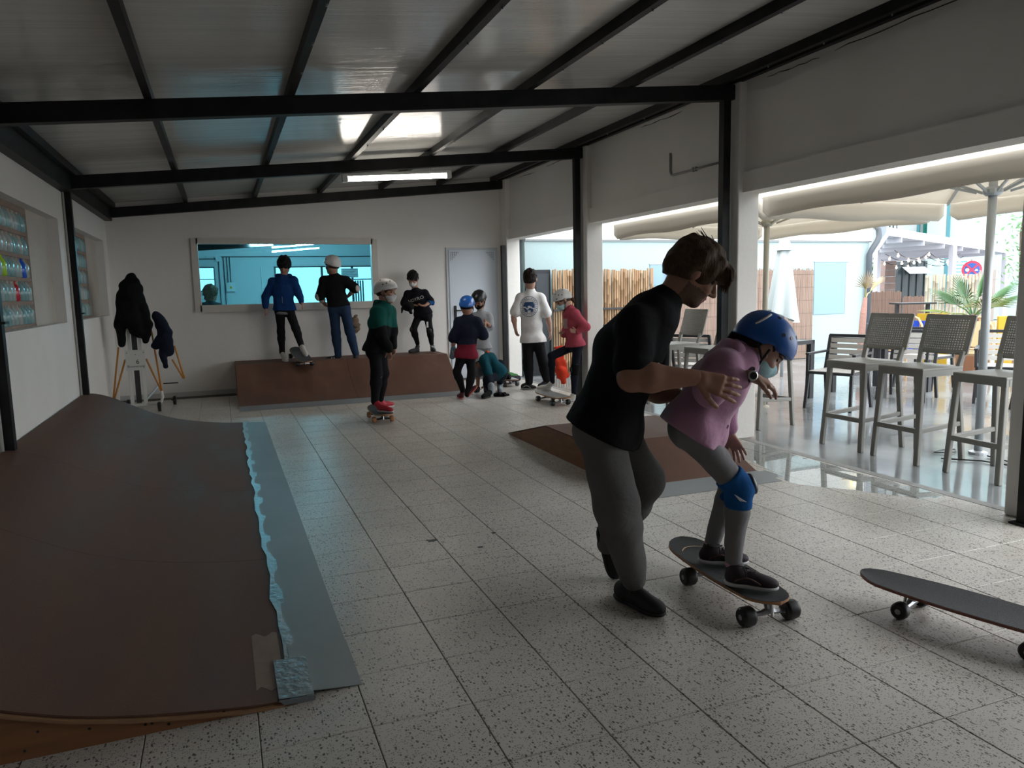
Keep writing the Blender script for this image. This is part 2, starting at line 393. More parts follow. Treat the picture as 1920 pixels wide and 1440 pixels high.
# conduit, junction box and a small red call point on the lintel wall
GREYPVC = M('grey_conduit', (.33, .33, .31), .5)
cdt = thing('cable_conduit', 'bent grey cable conduit on the white lintel wall', 'conduit', (4.442, 6.8, 2.7))
MB().ring([(0, -.0, .10), (0, -.0, -.09), (0, -.025, -.125), (0, -.06, -.13), (0, -.95, -.13)], .011, 8).build('pipe', GREYPVC, cdt, True)
MB().box(-.03, .010, -1.10, -.94, -.20, -.04).build('junction_box', M('box_plastic', (.5, .5, .48), .5), cdt, bev=.006)
for y in (-.41, -.45): MB().box(-.014, .016, y-.01, y+.01, -.15, -.11).build('clip', GREYPVC, cdt)
cp = thing('warning_sticker', 'small red and white sticker on the lintel behind the black post', 'sticker', (4.42, 5.87, 2.335))
MB().box(-.004, .004, -.06, .06, -.055, .055).build('plate', M('red_sign', (.5, .03, .05), .5), cp)
MB().lathe((-.004, 0, .01), (-1, 0, 0), [(0, .035), (.003, .035)], 16).build('disc', M('sign_white', (.75, .74, .72), .5), cp)
MB().lathe((-.007, 0, .01), (-1, 0, 0), [(0, .018), (.002, .018)], 14).build('symbol', BLACKP, cp)

# ---- roof: panels, purlins, beams, posts
ceil = tag(bpy.data.objects.new('ceiling', None), 'sloping roof of ribbed white panels on black steel', kind='structure'); COL.objects.link(ceil)
PURX = [-1.28, -.36, .565, 1.485, 2.41, 3.335, 4.24]
xs = [XL-.25]+PURX[0:]+[4.70]
for a, b in zip(xs, xs[1:]):
    MB().prism([(a, YF-.2, roof_z(a)), (b, YF-.2, roof_z(b)), (b, YF-.2, roof_z(b)+.06), (a, YF-.2, roof_z(a)+.06)], (0, YB+.4-YF+.2, 0)).build('roof_panel', PANEL, ceil)
for x in PURX:
    z = roof_z(x)
    MB().box(x-.025, x+.025, YF, YB, z-.075, z-.002).build('purlin', BLACK, ceil)
BEAMY = [-.05, 2.85, 5.72, 8.72, 11.60]
for y in BEAMY:
    pts = [(XL, y-.045, roof_z(XL)-.205), (4.40, y-.045, roof_z(4.40)-.205), (4.40, y-.045, roof_z(4.40)-.076), (XL, y-.045, roof_z(XL)-.076)]
    MB().prism(pts, (0, .09, 0)).build('beam', BLACK, ceil, bev=.004)
MB().box(XL, XL+.09, YF, YB, 2.49, 2.66).build('edge_beam', BLACK, ceil)
MB().box(4.36, 4.41, YF, YB, roof_z(4.38)-.07, roof_z(4.38)-.004).build('edge_rail', BLACK, ceil)
for y in BEAMY[1:4]:
    p = MB().box(4.27, 4.345, y-.035, y+.035, 0, roof_z(4.3)-.1)
    p.box(4.24, 4.375, y-.06, y+.06, 0, .012)
    p.build('post', BLACK, wall_right)
    p = MB().box(XL+.0, XL+.075, y-.035, y+.035, 0, 2.55); p.box(XL, XL+.1, y-.05, y+.05, 1.28, 1.295)
    p.build('post', BLACK, wall_left)
MB().box(4.285, 4.35, 11.40, 11.47, 0, 2.15).build('post', BLACK, wall_right)
for y in BEAMY[2:4]: MB().tube((XL+.012, y-.06, .3), (XL+.012, y-.06, 2.5), .012, 8).build('cable_pipe', GREYPVC, wall_left)
# screws along the purlins
sc = MB().tube((0, 0, 0), (0, 0, -.012), .006, 6).mesh('bolt', CHROME)
for x in PURX[2:]:
    for y in (3.4, 3.9, 4.5, 5.1, 6.3, 7.0, 7.8): obj('bolt', sc, ceil, loc=(x+.015, y, roof_z(x)-.075))

# ---- fluorescent lamp hanging below the roof
lamp = thing('fluorescent_lamp', 'long lit fluorescent strip lamp under the roof panels', 'lamp', (0, 0, 0))
la, lb = Vector((1.385, 8.74, 2.705)), Vector((2.645, 8.74, 2.79))
dv = (lb-la).normalized(); upv = Vector((0, 0, 1))-dv*dv.z; upv.normalize()
MB().bar(la+upv*.05, lb+upv*.05, .09, .035, upv).build('housing', M('lamp_housing', (.55, .55, .54), .4), lamp, bev=.006)
MB().bar(la-dv*.01+upv*.02, la+dv*.05+upv*.02, .1, .09, upv).build('end_cap', M('lamp_cap', (.6, .6, .58), .4), lamp, bev=.006)
MB().bar(lb+dv*.01+upv*.02, lb-dv*.05+upv*.02, .1, .09, upv).build('end_cap', M('lamp_cap', (.6, .6, .58), .4), lamp, bev=.006)
for t in (-.022, .022):
    sd = dv.cross(upv)
    MB().ring([la+dv*.05+sd*t, lb-dv*.05+sd*t], .016, 10).build('tube', M('lamp_tube', (1, .97, .9), .4, emit=((1.0, .94, .84), 34.)), lamp, True)
for x in (1.62, 2.40): MB().box(x-.008, x+.008, 8.73, 8.75, 2.705+(x-1.385)*.0675+.06, roof_z(x)-.2).build('hanger', CHROME, lamp)

# ---- window in the end wall, door
win = tag(bpy.data.objects.new('window_1', None), 'wide internal window with pale frame and teal glass', kind='structure'); COL.objects.link(win)
FR = M('cream_window_frame', (.62, .58, .53), .5)
f = MB(); f.box(WX0-.07, WX0+.02, YB-.035, YB+.06, WZ0-.07, WZ1+.06).box(WX1-.02, WX1+.07, YB-.035, YB+.06, WZ0-.07, WZ1+.06)
f.box(WX0, WX1, YB-.035, YB+.06, WZ1-.02, WZ1+.06).box(WX0, WX1, YB-.035, YB+.06, WZ0-.07, WZ0+.02)
f.build('window_frame', FR, win)
MB().box(WX0-.09, WX1+.09, YB-.05, YB, WZ0-.085, WZ0-.07).build('window_sill', FR, win)
MB().box(WX0, WX1, YB+.01, YB+.018, WZ0, WZ1).build('pane', TEAL_GLASS, win)
door = tag(bpy.data.objects.new('door_1', None), 'pale grey steel door with black lever handle', kind='structure'); COL.objects.link(door)
DG = M('pale_grey_door', (.62, .68, .75), .4)
MB().box(3.47, 4.27, YB-.03, YB+.015, .01, 2.09).build('leaf', DG, door, bev=.004)
MB().box(3.43, 3.47, YB-.02, YB+.05, 0, 2.13).box(4.27, 4.31, YB-.02, YB+.05, 0, 2.13).box(3.47, 4.27, YB-.02, YB+.05, 2.09, 2.13).build('door_frame', M('door_frame_grey', (.52, .55, .58), .45), door)
MB().box(3.53, 3.575, YB-.045, YB-.028, .94, 1.20).build('handle_plate', BLACKP, door, bev=.006)
MB().ring([(3.553, YB-.04, 1.12), (3.553, YB-.085, 1.12), (3.57, YB-.09, 1.12), (3.70, YB-.09, 1.12)], .011, 8).build('lever', BLACKP, door, True)
orn = MB()
for sx, x0 in ((1, 3.50), (-1, 4.24)):
    for k in range(4):
        n = 4-k
        for q in range(n):
            xx = x0+sx*(.035*q); zz = 2.055-.035*k
            for (ax, az, bx, bz) in ((0, 0, .028, 0), (0, 0, 0, -.028), (.028, 0, .028, -.02)):
                orn.bar((xx+sx*ax, YB-.0315, zz+az), (xx+sx*bx, YB-.0315, zz+bz), .004, .004, (0, 1, 0))
orn.build('corner_ornament', M('ornament_dark', (.12, .13, .15), .5), door)
tag(MB().box(XL, 3.43, YB-.012, YB, 0, .07).build('baseboard_back', M('skirting', (.5, .5, .49), .6)), 'low grey skirting along the end wall', kind='structure')

# ================================================================ lit room behind the internal window
RY = 15.6
ROOMW = M('next_room_paint', (.66, .70, .71), .7)
br = MB()
br.box(-2.6, -2.4, YB+.2, RY, 0, 3.0); br.box(4.5, 4.65, YB+.2, RY, 0, 3.0); br.box(-2.6, 4.65, YB+.2, RY+.2, 3.0, 3.1); br.box(-2.6, 4.65, YB+.2, RY+.2, -.1, -.01)
br.box(-2.6, 1.05, RY, RY+.2, 0, 3.0); br.box(3.9, 4.65, RY, RY+.2, 0, 3.0); br.box(1.05, 3.9, RY, RY+.2, 0, .9); br.box(1.05, 3.9, RY, RY+.2, 2.0, 3.0)
br.box(-2.6, XL-.2, YB, YB+.2, 0, 3.0); br.box(XL-.2, 4.65, YB+.18, YB+.2, 2.6, 3.0)
back_room = tag(br.build('wall_next_room', ROOMW), 'pale walls of the lit room behind the internal window', kind='structure')
win2 = tag(bpy.data.objects.new('window_2', None), 'bright outside window of the room behind', kind='structure'); COL.objects.link(win2)
f = MB(); DK = M('dark_window_frame', (.06, .08, .09), .5)
for x in (1.05, 1.96, 2.57, 3.9): f.box(x-.018, x+.018, RY-.01, RY+.08, .9, 2.0)
f.box(1.05, 3.9, RY-.01, RY+.08, 1.975, 2.0).box(1.05, 3.9, RY-.01, RY+.08, .9, .93)
f.build('window_frame', DK, win2)
for a, b in ((1.07, 1.94), (1.98, 2.55), (2.59, 3.88)): MB().box(a, b, RY+.05, RY+.056, .93, 1.97).build('pane', FROST, win2)
blind = thing('vertical_blind', 'narrow vertical blind at the far window behind the glass', 'blind', (2.60, RY-.05, 0))
for k in range(4): MB().box(.05*k, .05*k+.03, -.006, .006, .95, 1.70).build('slat', M('blind_slat', (.16, .24, .26), .6), blind)
MB().box(-.03, 1.2, -.02, .02, 1.71, 1.735).build('rail', M('blind_rail', (.30, .36, .37), .6), blind)
notice = thing('paper_notice', 'printed paper notice taped to the far window', 'notice', (2.51, RY-.03, 1.855))
MB().box(-.17, .17, -.002, .002, -.09, .09).build('sheet', M('paper_white', (.8, .82, .82), .7), notice)
nl = MB()
for k in range(5): nl.box(-.15, .15-.04*(k % 3), -.0035, -.002, .07-.034*k-.008, .07-.034*k)
tag(nl.build('print_lines', M('print_ink', (.08, .12, .14), .7), notice), kind='stuff')
eb = thing('electrical_box', 'white electrical box with yellow warning triangle in the next room', 'electrical box', (.21, RY-.08, 1.61))
MB().box(-.08, .08, 0, .075, -.085, .085).build('case', M('box_white', (.75, .77, .77), .5), eb, bev=.006)
MB().prism([(-.03, -.003, -.03), (.035, -.003, -.03), (.002, -.003, .03)], (0, .003, 0)).build('warning_triangle', M('warning_yellow', (.75, .55, .02), .5), eb)
MB().prism([(-.006, -.005, -.018), (.008, -.005, -.016), (.001, -.005, .014)], (0, .002, 0)).build('warning_symbol', BLACKP, eb)
cn = thing('conduit_run', 'thin wall conduits rising above the electrical box', 'conduit', (0, RY-.02, 0))
for x, z0 in ((.17, 1.70), (.22, 1.70), (.11, .5), (.02, .9)): MB().ring([(x, 0, z0), (x, 0, 2.19)], .008, 6).build('pipe', DK, cn)
MB().ring([(-.6, 0, 2.15), (.0, 0, 2.15), (.06, 0, 2.19), (3.6, 0, 2.19)], .010, 6).build('pipe', DK, cn)
MB().box(-.03, .08, -.04, 0, 2.10, 2.19).build('junction_box', ROOMW, cn)
tag(MB().tube((.79, RY-.02, 1.35), (.79, RY-.02, 2.0), .010, 6).build('wall_rod', M('pale_rod', (.75, .78, .78), .5)), 'thin pale rod on the far wall of the next room', 'rod')
bw = thing('black_roof_beam', 'black roof beam crossing the next room', 'beam', (0, 13.55, 0))
MB().prism([(-1.3, 0, 2.13), (.9, 0, 2.27), (.9, 0, 2.40), (-1.3, 0, 2.36)], (0, .12, 0)).build('beam', BLACK, bw)
MB().box(-.40, -.30, .0, .1, -.01, 2.2).build('post', BLACK, bw)
for k, (x0, x1, y, z, dz_) in enumerate(((.89, 1.68, 13.6, 2.245, .07), (.89, 1.68, 13.62, 2.175, .065), (.53, .90, 13.5, 2.285, .01))):
    t2 = thing('ceiling_tube_light', ('upper long tube light behind the glass', 'lower long tube light behind the glass', 'short bright tube light beside the beam behind the glass')[k], 'lamp', (0, 0, 0))
    r_ = .008 if k < 2 else .020
    MB().tube((x0, y, z), (x1, y, z+dz_), r_, 8).build('tube', M('next_tube', (1, 1, 1), .4, emit=((.85, .97, 1.), 330.)), t2, True)
    MB().bar((x0, y, z+r_+.008), (x1, y, z+dz_+r_+.008), .03, .012).build('housing', ROOMW, t2)
    MB().box((x0+x1)/2-.004, (x0+x1)/2+.004, y-.004, y+.004, z+dz_/2+r_+.01, 3.0).build('hanger', DK, t2)
ow = tag(bpy.data.objects.new('window_3', None), 'small bright side window behind the person in the next room', kind='structure'); COL.objects.link(ow)
MB().box(-.55, -.08, RY-.012, RY-.004, 1.55, 1.98).build('pane', M('lit_pane', (.8, .85, .88), .3, emit=((.8, .95, 1.), 2.4)), ow)
MB().box(-.57, -.06, RY-.03, RY-.0, 1.53, 1.55).box(-.57, -.06, RY-.03, RY, 1.98, 2.0).box(-.57, -.55, RY-.03, RY, 1.55, 1.98).box(-.08, -.06, RY-.03, RY, 1.55, 1.98).box(-.55, -.08, RY-.03, RY, 1.76, 1.775).build('window_frame', DK, ow)
# ================================================================ skate ramps
def curve_interp(pts, x):
    for (a, za), (b, zb) in zip(pts, pts[1:]):
        if (a-x)*(b-x) <= 0:
            t = (x-a)/(b-a) if b != a else 0
            return za+(zb-za)*t
    return pts[-1][1] if abs(x-pts[-1][0]) < abs(x-pts[0][0]) else pts[0][1]
PROF = [(.17, .014), (.0, .024), (-.16, .044), (-.37, .078), (-.54, .118), (-.72, .180), (-.88, .258), (-1.03, .340), (-1.16, .405), (-1.28, .445), (-1.385, .455)]
ramp_ = thing('skate_bank_ramp', 'long curved brown plywood bank ramp with grey metal lip along the left wall', 'ramp', (0, 2.58, 0))
def rz(x):
    # smooth the polyline a little
    return (curve_interp(PROF, x-.05 if x-.05 > -1.385 else -1.385)+2*curve_interp(PROF, x)+curve_interp(PROF, min(x+.05, .17)))/4
NU = 44; Ys = [0, 1.52, 3.06, 4.62, 6.25]
for a, b in zip(Ys, Ys[1:]):
    MB().sheet(lambda u, v: (.17-1.555*u, a+(b-a-.003)*v, rz(.17-1.555*u)), NU, 2, (0, 0, -.009)).build('deck_sheet', PLY, ramp_, 'auto')
for o in ramp_.children: smooth_by_angle(o)
MB().sheet(lambda u, v: (.16-1.54*u, -.012+.03*v, rz(.16-1.54*u)-.011), NU, 1, (0, 0, -.011)).build('plywood_layer', PLYEDGE, ramp_)
sp = [(.03-1.40*k/24, 0, max(rz(.03-1.40*k/24)-.024, .006)) for k in range(25)]
MB().prism([(.03, 0, 0)]+sp+[(-1.37, 0, 0)], (0, .018, 0)).build('side_panel', PLYSIDE, ramp_)
MB().prism([(.03, 6.22, 0)]+[(x, 6.22, z) for x, _, z in sp]+[(-1.37, 6.22, 0)], (0, .018, 0)).build('side_panel', PLYSIDE, ramp_)
for y in (1.5, 3.05, 4.6):
    MB().prism([(.0, y, 0)]+[(x, y, z-.004) for x, _, z in sp[1:]]+[(-1.37, y, 0)], (0, .018, 0)).build('rib', PLYSIDE, ramp_)
MB().box(-.06, .08, -.004, .05, .0, .012).build('shim_block', PLYEDGE, ramp_)
scr = MB().lathe((0, 0, 0), (0, -1, 0), [(0, .005), (.0015, .004)], 8).mesh('screw', BLACKP)
for x, z in ((-.08, .022), (-.10, .022), (-.30, .035), (-.32, .035), (-.48, .06), (-.62, .085), (-.66, .03), (-.25, .02)): obj('screw', scr, ramp_, loc=(x, -.0005, z))
# metal transition strips and tape over the seam
for a, b, dx in ((0.03, .42, .004), (.42, 3.4, 0), (3.4, 6.25, -.002)):
    MB().sheet(lambda u, v: (.155+dx+(.235)*u, a+(b-a-.002)*v, .019-.017*u+(.004 if a < .1 else 0)*(1-u)), 4, 2, (0, 0, -.0025)).build('metal_lip', SHEETMETAL, ramp_)
rt_ = random.Random(5)
tw = [rt_.uniform(-.012, .012) for _ in range(41)]
MB().sheet(lambda u, v: (.135+tw[int(v*40)]*(1-u)+.05*u+tw[40-int(v*40)]*.4*u, 6.24*v+.0, max(rz(.125+.07*u), .0195-.017*(u*.065/.235))+.0016+.0012*math.sin(v*90)*u), 3, 40, (0, 0, -.001)).build('tape', TAPE, ramp_)
MB().sheet(lambda u, v: (.10+.12*u, .0+.30*v, .026-.006*u), 2, 3, (0, 0, -.001)).build('tape', TAPE, ramp_)
MB().prism([(.10, -.012, .026), (.22, -.012, .021), (.22, -.012, .004), (.12, -.012, .002)], (0, .003, 0)).build('tape', TAPE, ramp_)
# worn pale patch near the lip
WORN = M('worn_ply_patch', (.27, .20, .155), .7, noise=(14, (.20, .14, .10), .25))
MB().sheet(lambda u, v: (.03+.10*u, .10+.46*v+.02*math.sin(9*u), rz(.03+.10*u)+.0008), 6, 4, (0, 0, -.0006)).build('worn_patch', WORN, ramp_)

bk = thing('skate_bank_ramp', 'low curved brown plywood bank ramp with platform below the internal window', 'ramp', (.14, 9.76, 0))
W = 3.06
def bz(y):   # local y 0..1.24 -> height
    t = min(max((y-.30)/.96, 0), 1); return .018+.462*(t**1.65)
for a, b in ((0, 1.53), (1.53, W)):
    o = MB().sheet(lambda u, v: (a+(b-a-.003)*v, .30+.96*u, bz(.30+.96*u)), 24, 2, (0, 0, -.009)).build('deck_sheet', PLY, bk); smooth_by_angle(o)
MB().box(0, W, 1.26, 1.93, .468, .48).build('platform', PLY, bk)
MB().sheet(lambda u, v: (W*v, .32*u, .003+.019*u), 3, 2, (0, 0, -.002)).build('metal_lip', SHEETMETAL, bk)
for x in (0, W-.018):
    sp = [(x, .30+.96*k/16, bz(.30+.96*k/16)-.01) for k in range(17)]
    MB().prism([(x, .30, 0)]+sp+[(x, 1.93, .468), (x, 1.93, 0)], (.018, 0, 0)).build('side_panel', PLYSIDE, bk)

fb = thing('skate_funbox', 'low brown plywood funbox with grey metal lip on the tiles', 'ramp', (2.60, 4.24, 0))
FH = .235
fy = [(.27, .016), (.80, FH), (1.70, FH), (2.62, .004)]
MB().sheet(lambda u, v: (1.13*v, .27+.53*u, .016+(FH-.016)*u), 6, 2, (0, 0, -.009)).build('front_slope', PLY, fb)
MB().box(0, 1.13, .80, 1.70, FH-.009, FH).build('top_sheet', PLY, fb)
MB().sheet(lambda u, v: (1.13*v, 1.70+.92*u, FH+(.012-FH)*u), 6, 2, (0, 0, -.008)).build('back_slope', PLY, fb)
for x in (.004, 1.13-.022):
    MB().prism([(x, .29, 0), (x, .29, .010), (x, .80, FH-.010), (x, 1.70, FH-.010), (x, 2.60, .004), (x, 2.60, 0)], (.018, 0, 0)).build('side_panel', PLYSIDE, fb)
MB().sheet(lambda u, v: (-.0+1.14*v, .0+.30*u, .003+.016*u), 3, 2, (0, 0, -.002)).build('metal_lip', SHEETMETAL, fb)
MB().sheet(lambda u, v: (1.12+.12*v, .1+.2*u, .001+.001*u), 1, 1, (0, 0, -.0008)).build('metal_tab', SHEETMETAL, fb)

# ================================================================ skateboards
GRIP = M('black_grip_tape', (.020, .021, .023), .75, noise=(220, (.05, .05, .052), .2), bump=(400, .5))
WOODE = M('maple_edge', (.34, .17, .08), .55)
REDWOOD = M('red_stained_ply', (.20, .07, .045), .5)
TRUCK = M('cast_truck', (.42, .43, .45), .35, metal=.9)
TRUCKD = M('black_truck', (.03, .03, .032), .4, metal=.5)
WHB = M('black_wheel', (.016, .016, .016), .45); WHO = M('amber_wheel', (.42, .19, .09), .45); WHG = M('smoke_wheel', (.06, .065, .07), .4)
PINSTRIPE = M('pale_stripe', (.62, .42, .25), .6)
def board(label, loc, rz_, L=.80, Wd=.245, wb=.45, track=.20, wr=.036, ww=.052, nose=.5, tail=.35, kick=.03, dz=.105, shift=0., wheel=WHB, truck=TRUCK, edge=WOODE, under=REDWOOD, pitch=0., roll=0., stripe=False, top=GRIP):
    t = thing('skateboard', label, 'skateboard', loc, rz_); t.rotation_euler = (roll, pitch, rz_)
    n = 22; out = []
    def half(s):    # s 0..1 along board from tail to nose -> half width
        x = abs(s-.5)*2
        p = nose if s > .5 else tail
        base = Wd/2*(1-p*.38*x*x)
        e = max(0., (x-.72)/.28); return base*math.sqrt(max(0., 1-e**2.3))
    def zz(s, q):
        x = s-.5; k = 0
        if s < .2: k = kick*((.2-s)/.2)**1.5
        if s > .86: k += kick*.35*((s-.86)/.14)**1.5
        return dz+k-.006*math.cos(min(1, abs(q))*math.pi/2)*1.0
    ss = [(1-math.cos(math.pi*i/n))/2 for i in range(n+1)]
    def pt(u, v, o=0.):
        s = ss[int(round(u*n))]; q = 2*v-1; h = half(s); return ((s-.5)*L+shift, q*max(h-o, .0005), zz(s, q))
    d = MB().sheet(pt, n, 8, (0, 0, -.011)).build('deck', edge, t); smooth_by_angle(d, .7)
    g = MB().sheet(lambda u, v: tuple(Vector(pt(u, v, .0035))+Vector((0, 0, .0012))), n, 8, (0, 0, -.001)).build('grip_tape', top, t); smooth_by_angle(g, .7)
    b = MB().sheet(lambda u, v: tuple(Vector(pt(u, v, .004))+Vector((0, 0, -.0118))), n, 6, (0, 0, -.0006)).build('deck_underside', under, t)
    if stripe:
        st = MB(); st.sheet(lambda u, v: (.25+.005*v, (-.5+u)*.15, dz-.0052+.0052*abs(2*u-1)**2+.0012), 8, 1, (0, 0, .0008))
        st.build('stripe', PINSTRIPE, t); st = MB()
        st.sheet(lambda u, v: (shift-.315+.02*abs(2*u-1)**2*3+.006*v, (-.5+u)*.15, dz-.0052+.005*abs(2*u-1)**2+.0012+kick*((.2-(.5-.315/L))/.2)**1.5*1.02 if True else 0), 8, 1, (0, 0, .0008))
        st.build('stripe', PINSTRIPE, t)
    for s in (-1, 1):
        x = s*wb/2; k = MB(); k.box(x-.035, x+.035, -.028, .028, dz-.022, dz-.012)
        k.ring([(x-s*.012, 0, dz-.02), (x, 0, wr+.012)], [.022, .014], 8)
        k.ring([(x, -track/2+.02, wr), (x, -.03, wr+.004), (x, 0, wr+.012), (x, .03, wr+.004), (x, track/2-.02, wr)], [.009, .013, .017, .013, .009], 8)
        k.ring([(x, -track/2-ww/2-.004, wr), (x, track/2+ww/2+.004, wr)], .004, 6)
        tr = k.build('truck', truck, t)
        MB().tube((x+s*.02, 0, dz-.02), (x+s*.028, 0, wr-.004), .007, 6).build('kingpin', CHROME, tr)
        for q in (-1, 1):
            y = q*track/2
            w_ = MB().lathe((x, y-ww/2, wr), (0, 1, 0), [(0, wr*.55), (.0, wr*.80), (.008, wr*.97), (.014, wr), (ww-.014, wr), (ww-.008, wr*.97), (ww, wr*.80), (ww, wr*.55)], 20).build('wheel', wheel, t); smooth_by_angle(w_, .7)
            MB().lathe((x, y-ww/2-.0008, wr), (0, 1, 0), [(0, .012), (ww+.0016, .012)], 12).build('bearing', CHROME, w_)
    return t
board('black-gripped surf skateboard under the girl in the pink hoodie', (2.10, 2.66, 0), math.atan2(-.47, -.035), L=.83, Wd=.245, wb=.47, track=.215, wr=.042, ww=.062, dz=.118, wheel=WHB, truck=TRUCK, stripe=True, nose=.8, tail=.5, kick=.02, shift=-.10)
board('empty dark skateboard at the right edge of the tiles', (2.775, 2.03, 0), math.atan2(.455, -.135), L=.92, Wd=.255, wb=.475, track=.20, wr=.036, ww=.05, dz=.118, nose=.95, tail=.6, kick=.028, under=REDWOOD, edge=REDWOOD)
board('small skateboard with amber wheels under the child in the teal jacket', (1.615, 8.36, 0), math.radians(-92), L=.72, Wd=.23, wb=.38, track=.20, wr=.034, ww=.045, wheel=WHO, truck=TRUCKD, dz=.10)
board('grey-decked skateboard under the white shoe of the girl in pink', (3.845, 8.52, 0), math.radians(-90), L=.78, Wd=.25, wb=.45, track=.21, wr=.035, ww=.05, wheel=WHB, top=M('grey_grip', (.16, .165, .16), .7, noise=(40, (.22, .22, .21), .2)), dz=.108, stripe=True)
board('parked skateboard with black pads lying on it by the column', (3.97, 10.58, 0), math.radians(-88), L=.76, Wd=.24, wb=.50, wheel=WHG, dz=.105, top=M('silver_deck', (.36, .36, .36), .5))
board('skateboard tipped on the edge of the back platform under a foot', (1.03, 11.06, .47), math.radians(-82), L=.72, Wd=.22, wb=.42, wheel=WHB, dz=.10, top=M('worn_dark_deck', (.06, .06, .065), .6), pitch=math.radians(12))

# ================================================================ rolling stand with jackets
OR = M('orange_strut', (.55, .22, .035), .45); WP = M('white_frame_paint', (.62, .62, .60), .45)
st = thing('rolling_stand', 'white wheeled stand with orange struts numbered 6 in the dark corner', 'stand', (-1.04, 10.55, 0))
for x in (-.085, .065): MB().box(x-.022, x+.022, -.02, .02, .09, .68).build('rail', WP, st, bev=.004)
MB().box(-.125, .105, -.026, -.018, .52, .78).build('number_plate', WP, st, bev=.002)
INK = M('black_ink', (.012, .012, .013), .6)
text_mesh('numeral', '6', .085, INK, ((.012, -.0275, .628), (1, 0, 0), (0, 0, 1)), st)
text_mesh('lettering', 'Boomerang', .042, INK, ((-.01, -.0275, .572), (1, 0, 0), (0, 0, 1)), st)
for x, z in ((-.105, .745), (.085, .745), (-.01, .72)): MB().lathe((x, -.026, z), (0, -1, 0), [(0, .006), (.003, .005)], 8).build('bolt', BLACKP, st)
for x in (-.07, .05): MB().box(x-.018, x+.018, -.015, .02, .76, 1.60).build('mast', WP, st)
MB().box(-.04, .02, -.01, .015, .10, 1.2).build('inner_guide', M('dark_guide', (.03, .03, .033), .5), st)
MB().box(-.20, .22, -.015, .015, .06, .09).build('base_bar', WP, st)
MB().ring([(.08, 0, .08), (.20, -.03, .08), (.25, -.05, .10), (.27, -.05, .16), (.26, -.05, .24)], .018, 8).build('elbow_tube', WP, st, True)
for a, b in (((.11, -.01, .66), (.26, -.05, .24)), ((.20, .0, .98), (.265, -.05, .24)), ((-.13, 0, .66), (-.31, .12, .14)), ((-.20, .05, .82), (-.32, .12, .14)), ((.40, .2, .62), (.52, .2, .36)), ((.44, .2, .80), (.53, .2, .36)), ((.15, .05, 1.25), (.20, 0, .98))):
    MB().tube(a, b, .011, 8).build('strut', OR, st, True)
MB().bar((.06, 0, .12), (.24, .22, .32), .02, .02).bar((.24, .22, .32), (.20, .22, .72), .02, .02).build('brace', M('pale_blue_brace', (.40, .48, .52), .4), st)
MB().box(-.34, -.29, .10, .15, .0, .16).build('foot', WP, st)
MB().box(.27, .45, .2, .22, .30, .315).build('shelf_bar', BLACKP, st)
for x, y in ((.235, -.20), (.385, .32), (-.16, .25)):
    wq = MB().lathe((x-.02, y, .062), (1, 0, 0), [(0, .045), (.004, .060), (.036, .060), (.04, .045)], 18).build('caster', BLACKP, st); smooth_by_angle(wq, .7)
    MB().lathe((x-.022, y, .062), (1, 0, 0), [(0, .018), (.044, .018)], 12).build('hub', CHROME, wq)
    MB().bar((x, y, .06), (x-.01, y*.55, .09), .05, .012).build('caster_fork', BLACKP, st)
# ================================================================ courtyard outside
gnd = tag(MB().box(4.50, 60, -25, 60, -.25, -.012).box(-30, XL-.2, -25, 60, -.25, -.05).box(XL-.2, 4.5, YB+4.4, 60, -.25, -.05).build('ground', WETGROUND), 'wet grey paved courtyard ground', kind='structure')
tag(MB().box(4.44, 4.52, .2, 11.6, -.1, .002).build('trim_1', M('threshold_stone', (.28, .28, .27), .5, noise=(8, (.2, .2, .19), .3))), 'grey threshold strip between hall tiles and courtyard', kind='structure')
# puddle on the tiles by the opening
rp = random.Random(11)
def puddle(pts, label):
    n = len(pts); out = []
    for i in range(n):
        a, b = Vector((*pts[i], 0)), Vector((*pts[(i+1) % n], 0))
        for k in range(5):
            p = a.lerp(b, k/5); d = (b-a).normalized(); nn = Vector((-d.y, d.x, 0)); out.append(p+nn*rp.uniform(-.022, .022))
    o = MB().add([(p.x, p.y, .0012) for p in out], [tuple(range(len(out)))]).build('puddle', WATER)
    tag(o, label, 'puddle')
puddle([(4.43, 5.46), (4.42, 4.9), (4.40, 4.28), (4.42, 3.78), (4.42, 3.44), (4.20, 3.48), (4.02, 3.82), (3.76, 4.12), (3.86, 4.52), (3.98, 5.02), (4.22, 5.40)], 'shallow rain puddle on the tiles along the open side')

# ---------------- low white building across the court
FYY = 11.45
bld = thing('courtyard_building', 'low white rendered building with parapet across the courtyard', 'building', (4.70, FYY, 0))
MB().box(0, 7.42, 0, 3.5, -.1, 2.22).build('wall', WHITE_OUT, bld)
MB().box(.0, 7.48, -.05, 3.5, 2.245, 3.5).build('parapet', M('parapet_white', (.62, .64, .62), .7), bld)  # unseen upper height added to hold back sky light from the hall floor
MB().box(.0, 7.45, -.03, 3.5, 2.22, 2.245).build('drip_edge', M('drip_grey', (.35, .38, .40), .6), bld)
for x0, x1, z0, z1 in ((6.05, 6.83, .83, 1.84), (2.37, 2.87, 1.45, 1.82)):
    wq = MB().box(x0, x1, -.012, .02, z0, z1).build('shutter', M('pale_blue_shutter', (.24, .36, .45), .5), bld)
    MB().box(x0-.02, x1+.08, -.018, -.008, z1, z1+.015).box(x1, x1+.01, -.016, -.010, z0, z1).build('shutter_edge', M('drip_grey', (.35, .38, .40), .6), wq)
MB().box(.0, .44, -.03, .02, 0, 1.755).build('dark_door', M('dark_teal_door', (.012, .014, .018), .5), bld)
MB().box(.18, .41, -.036, -.028, .2, 1.69).build('door_panel', M('door_panel_dark', (.02, .028, .035), .4), bld)
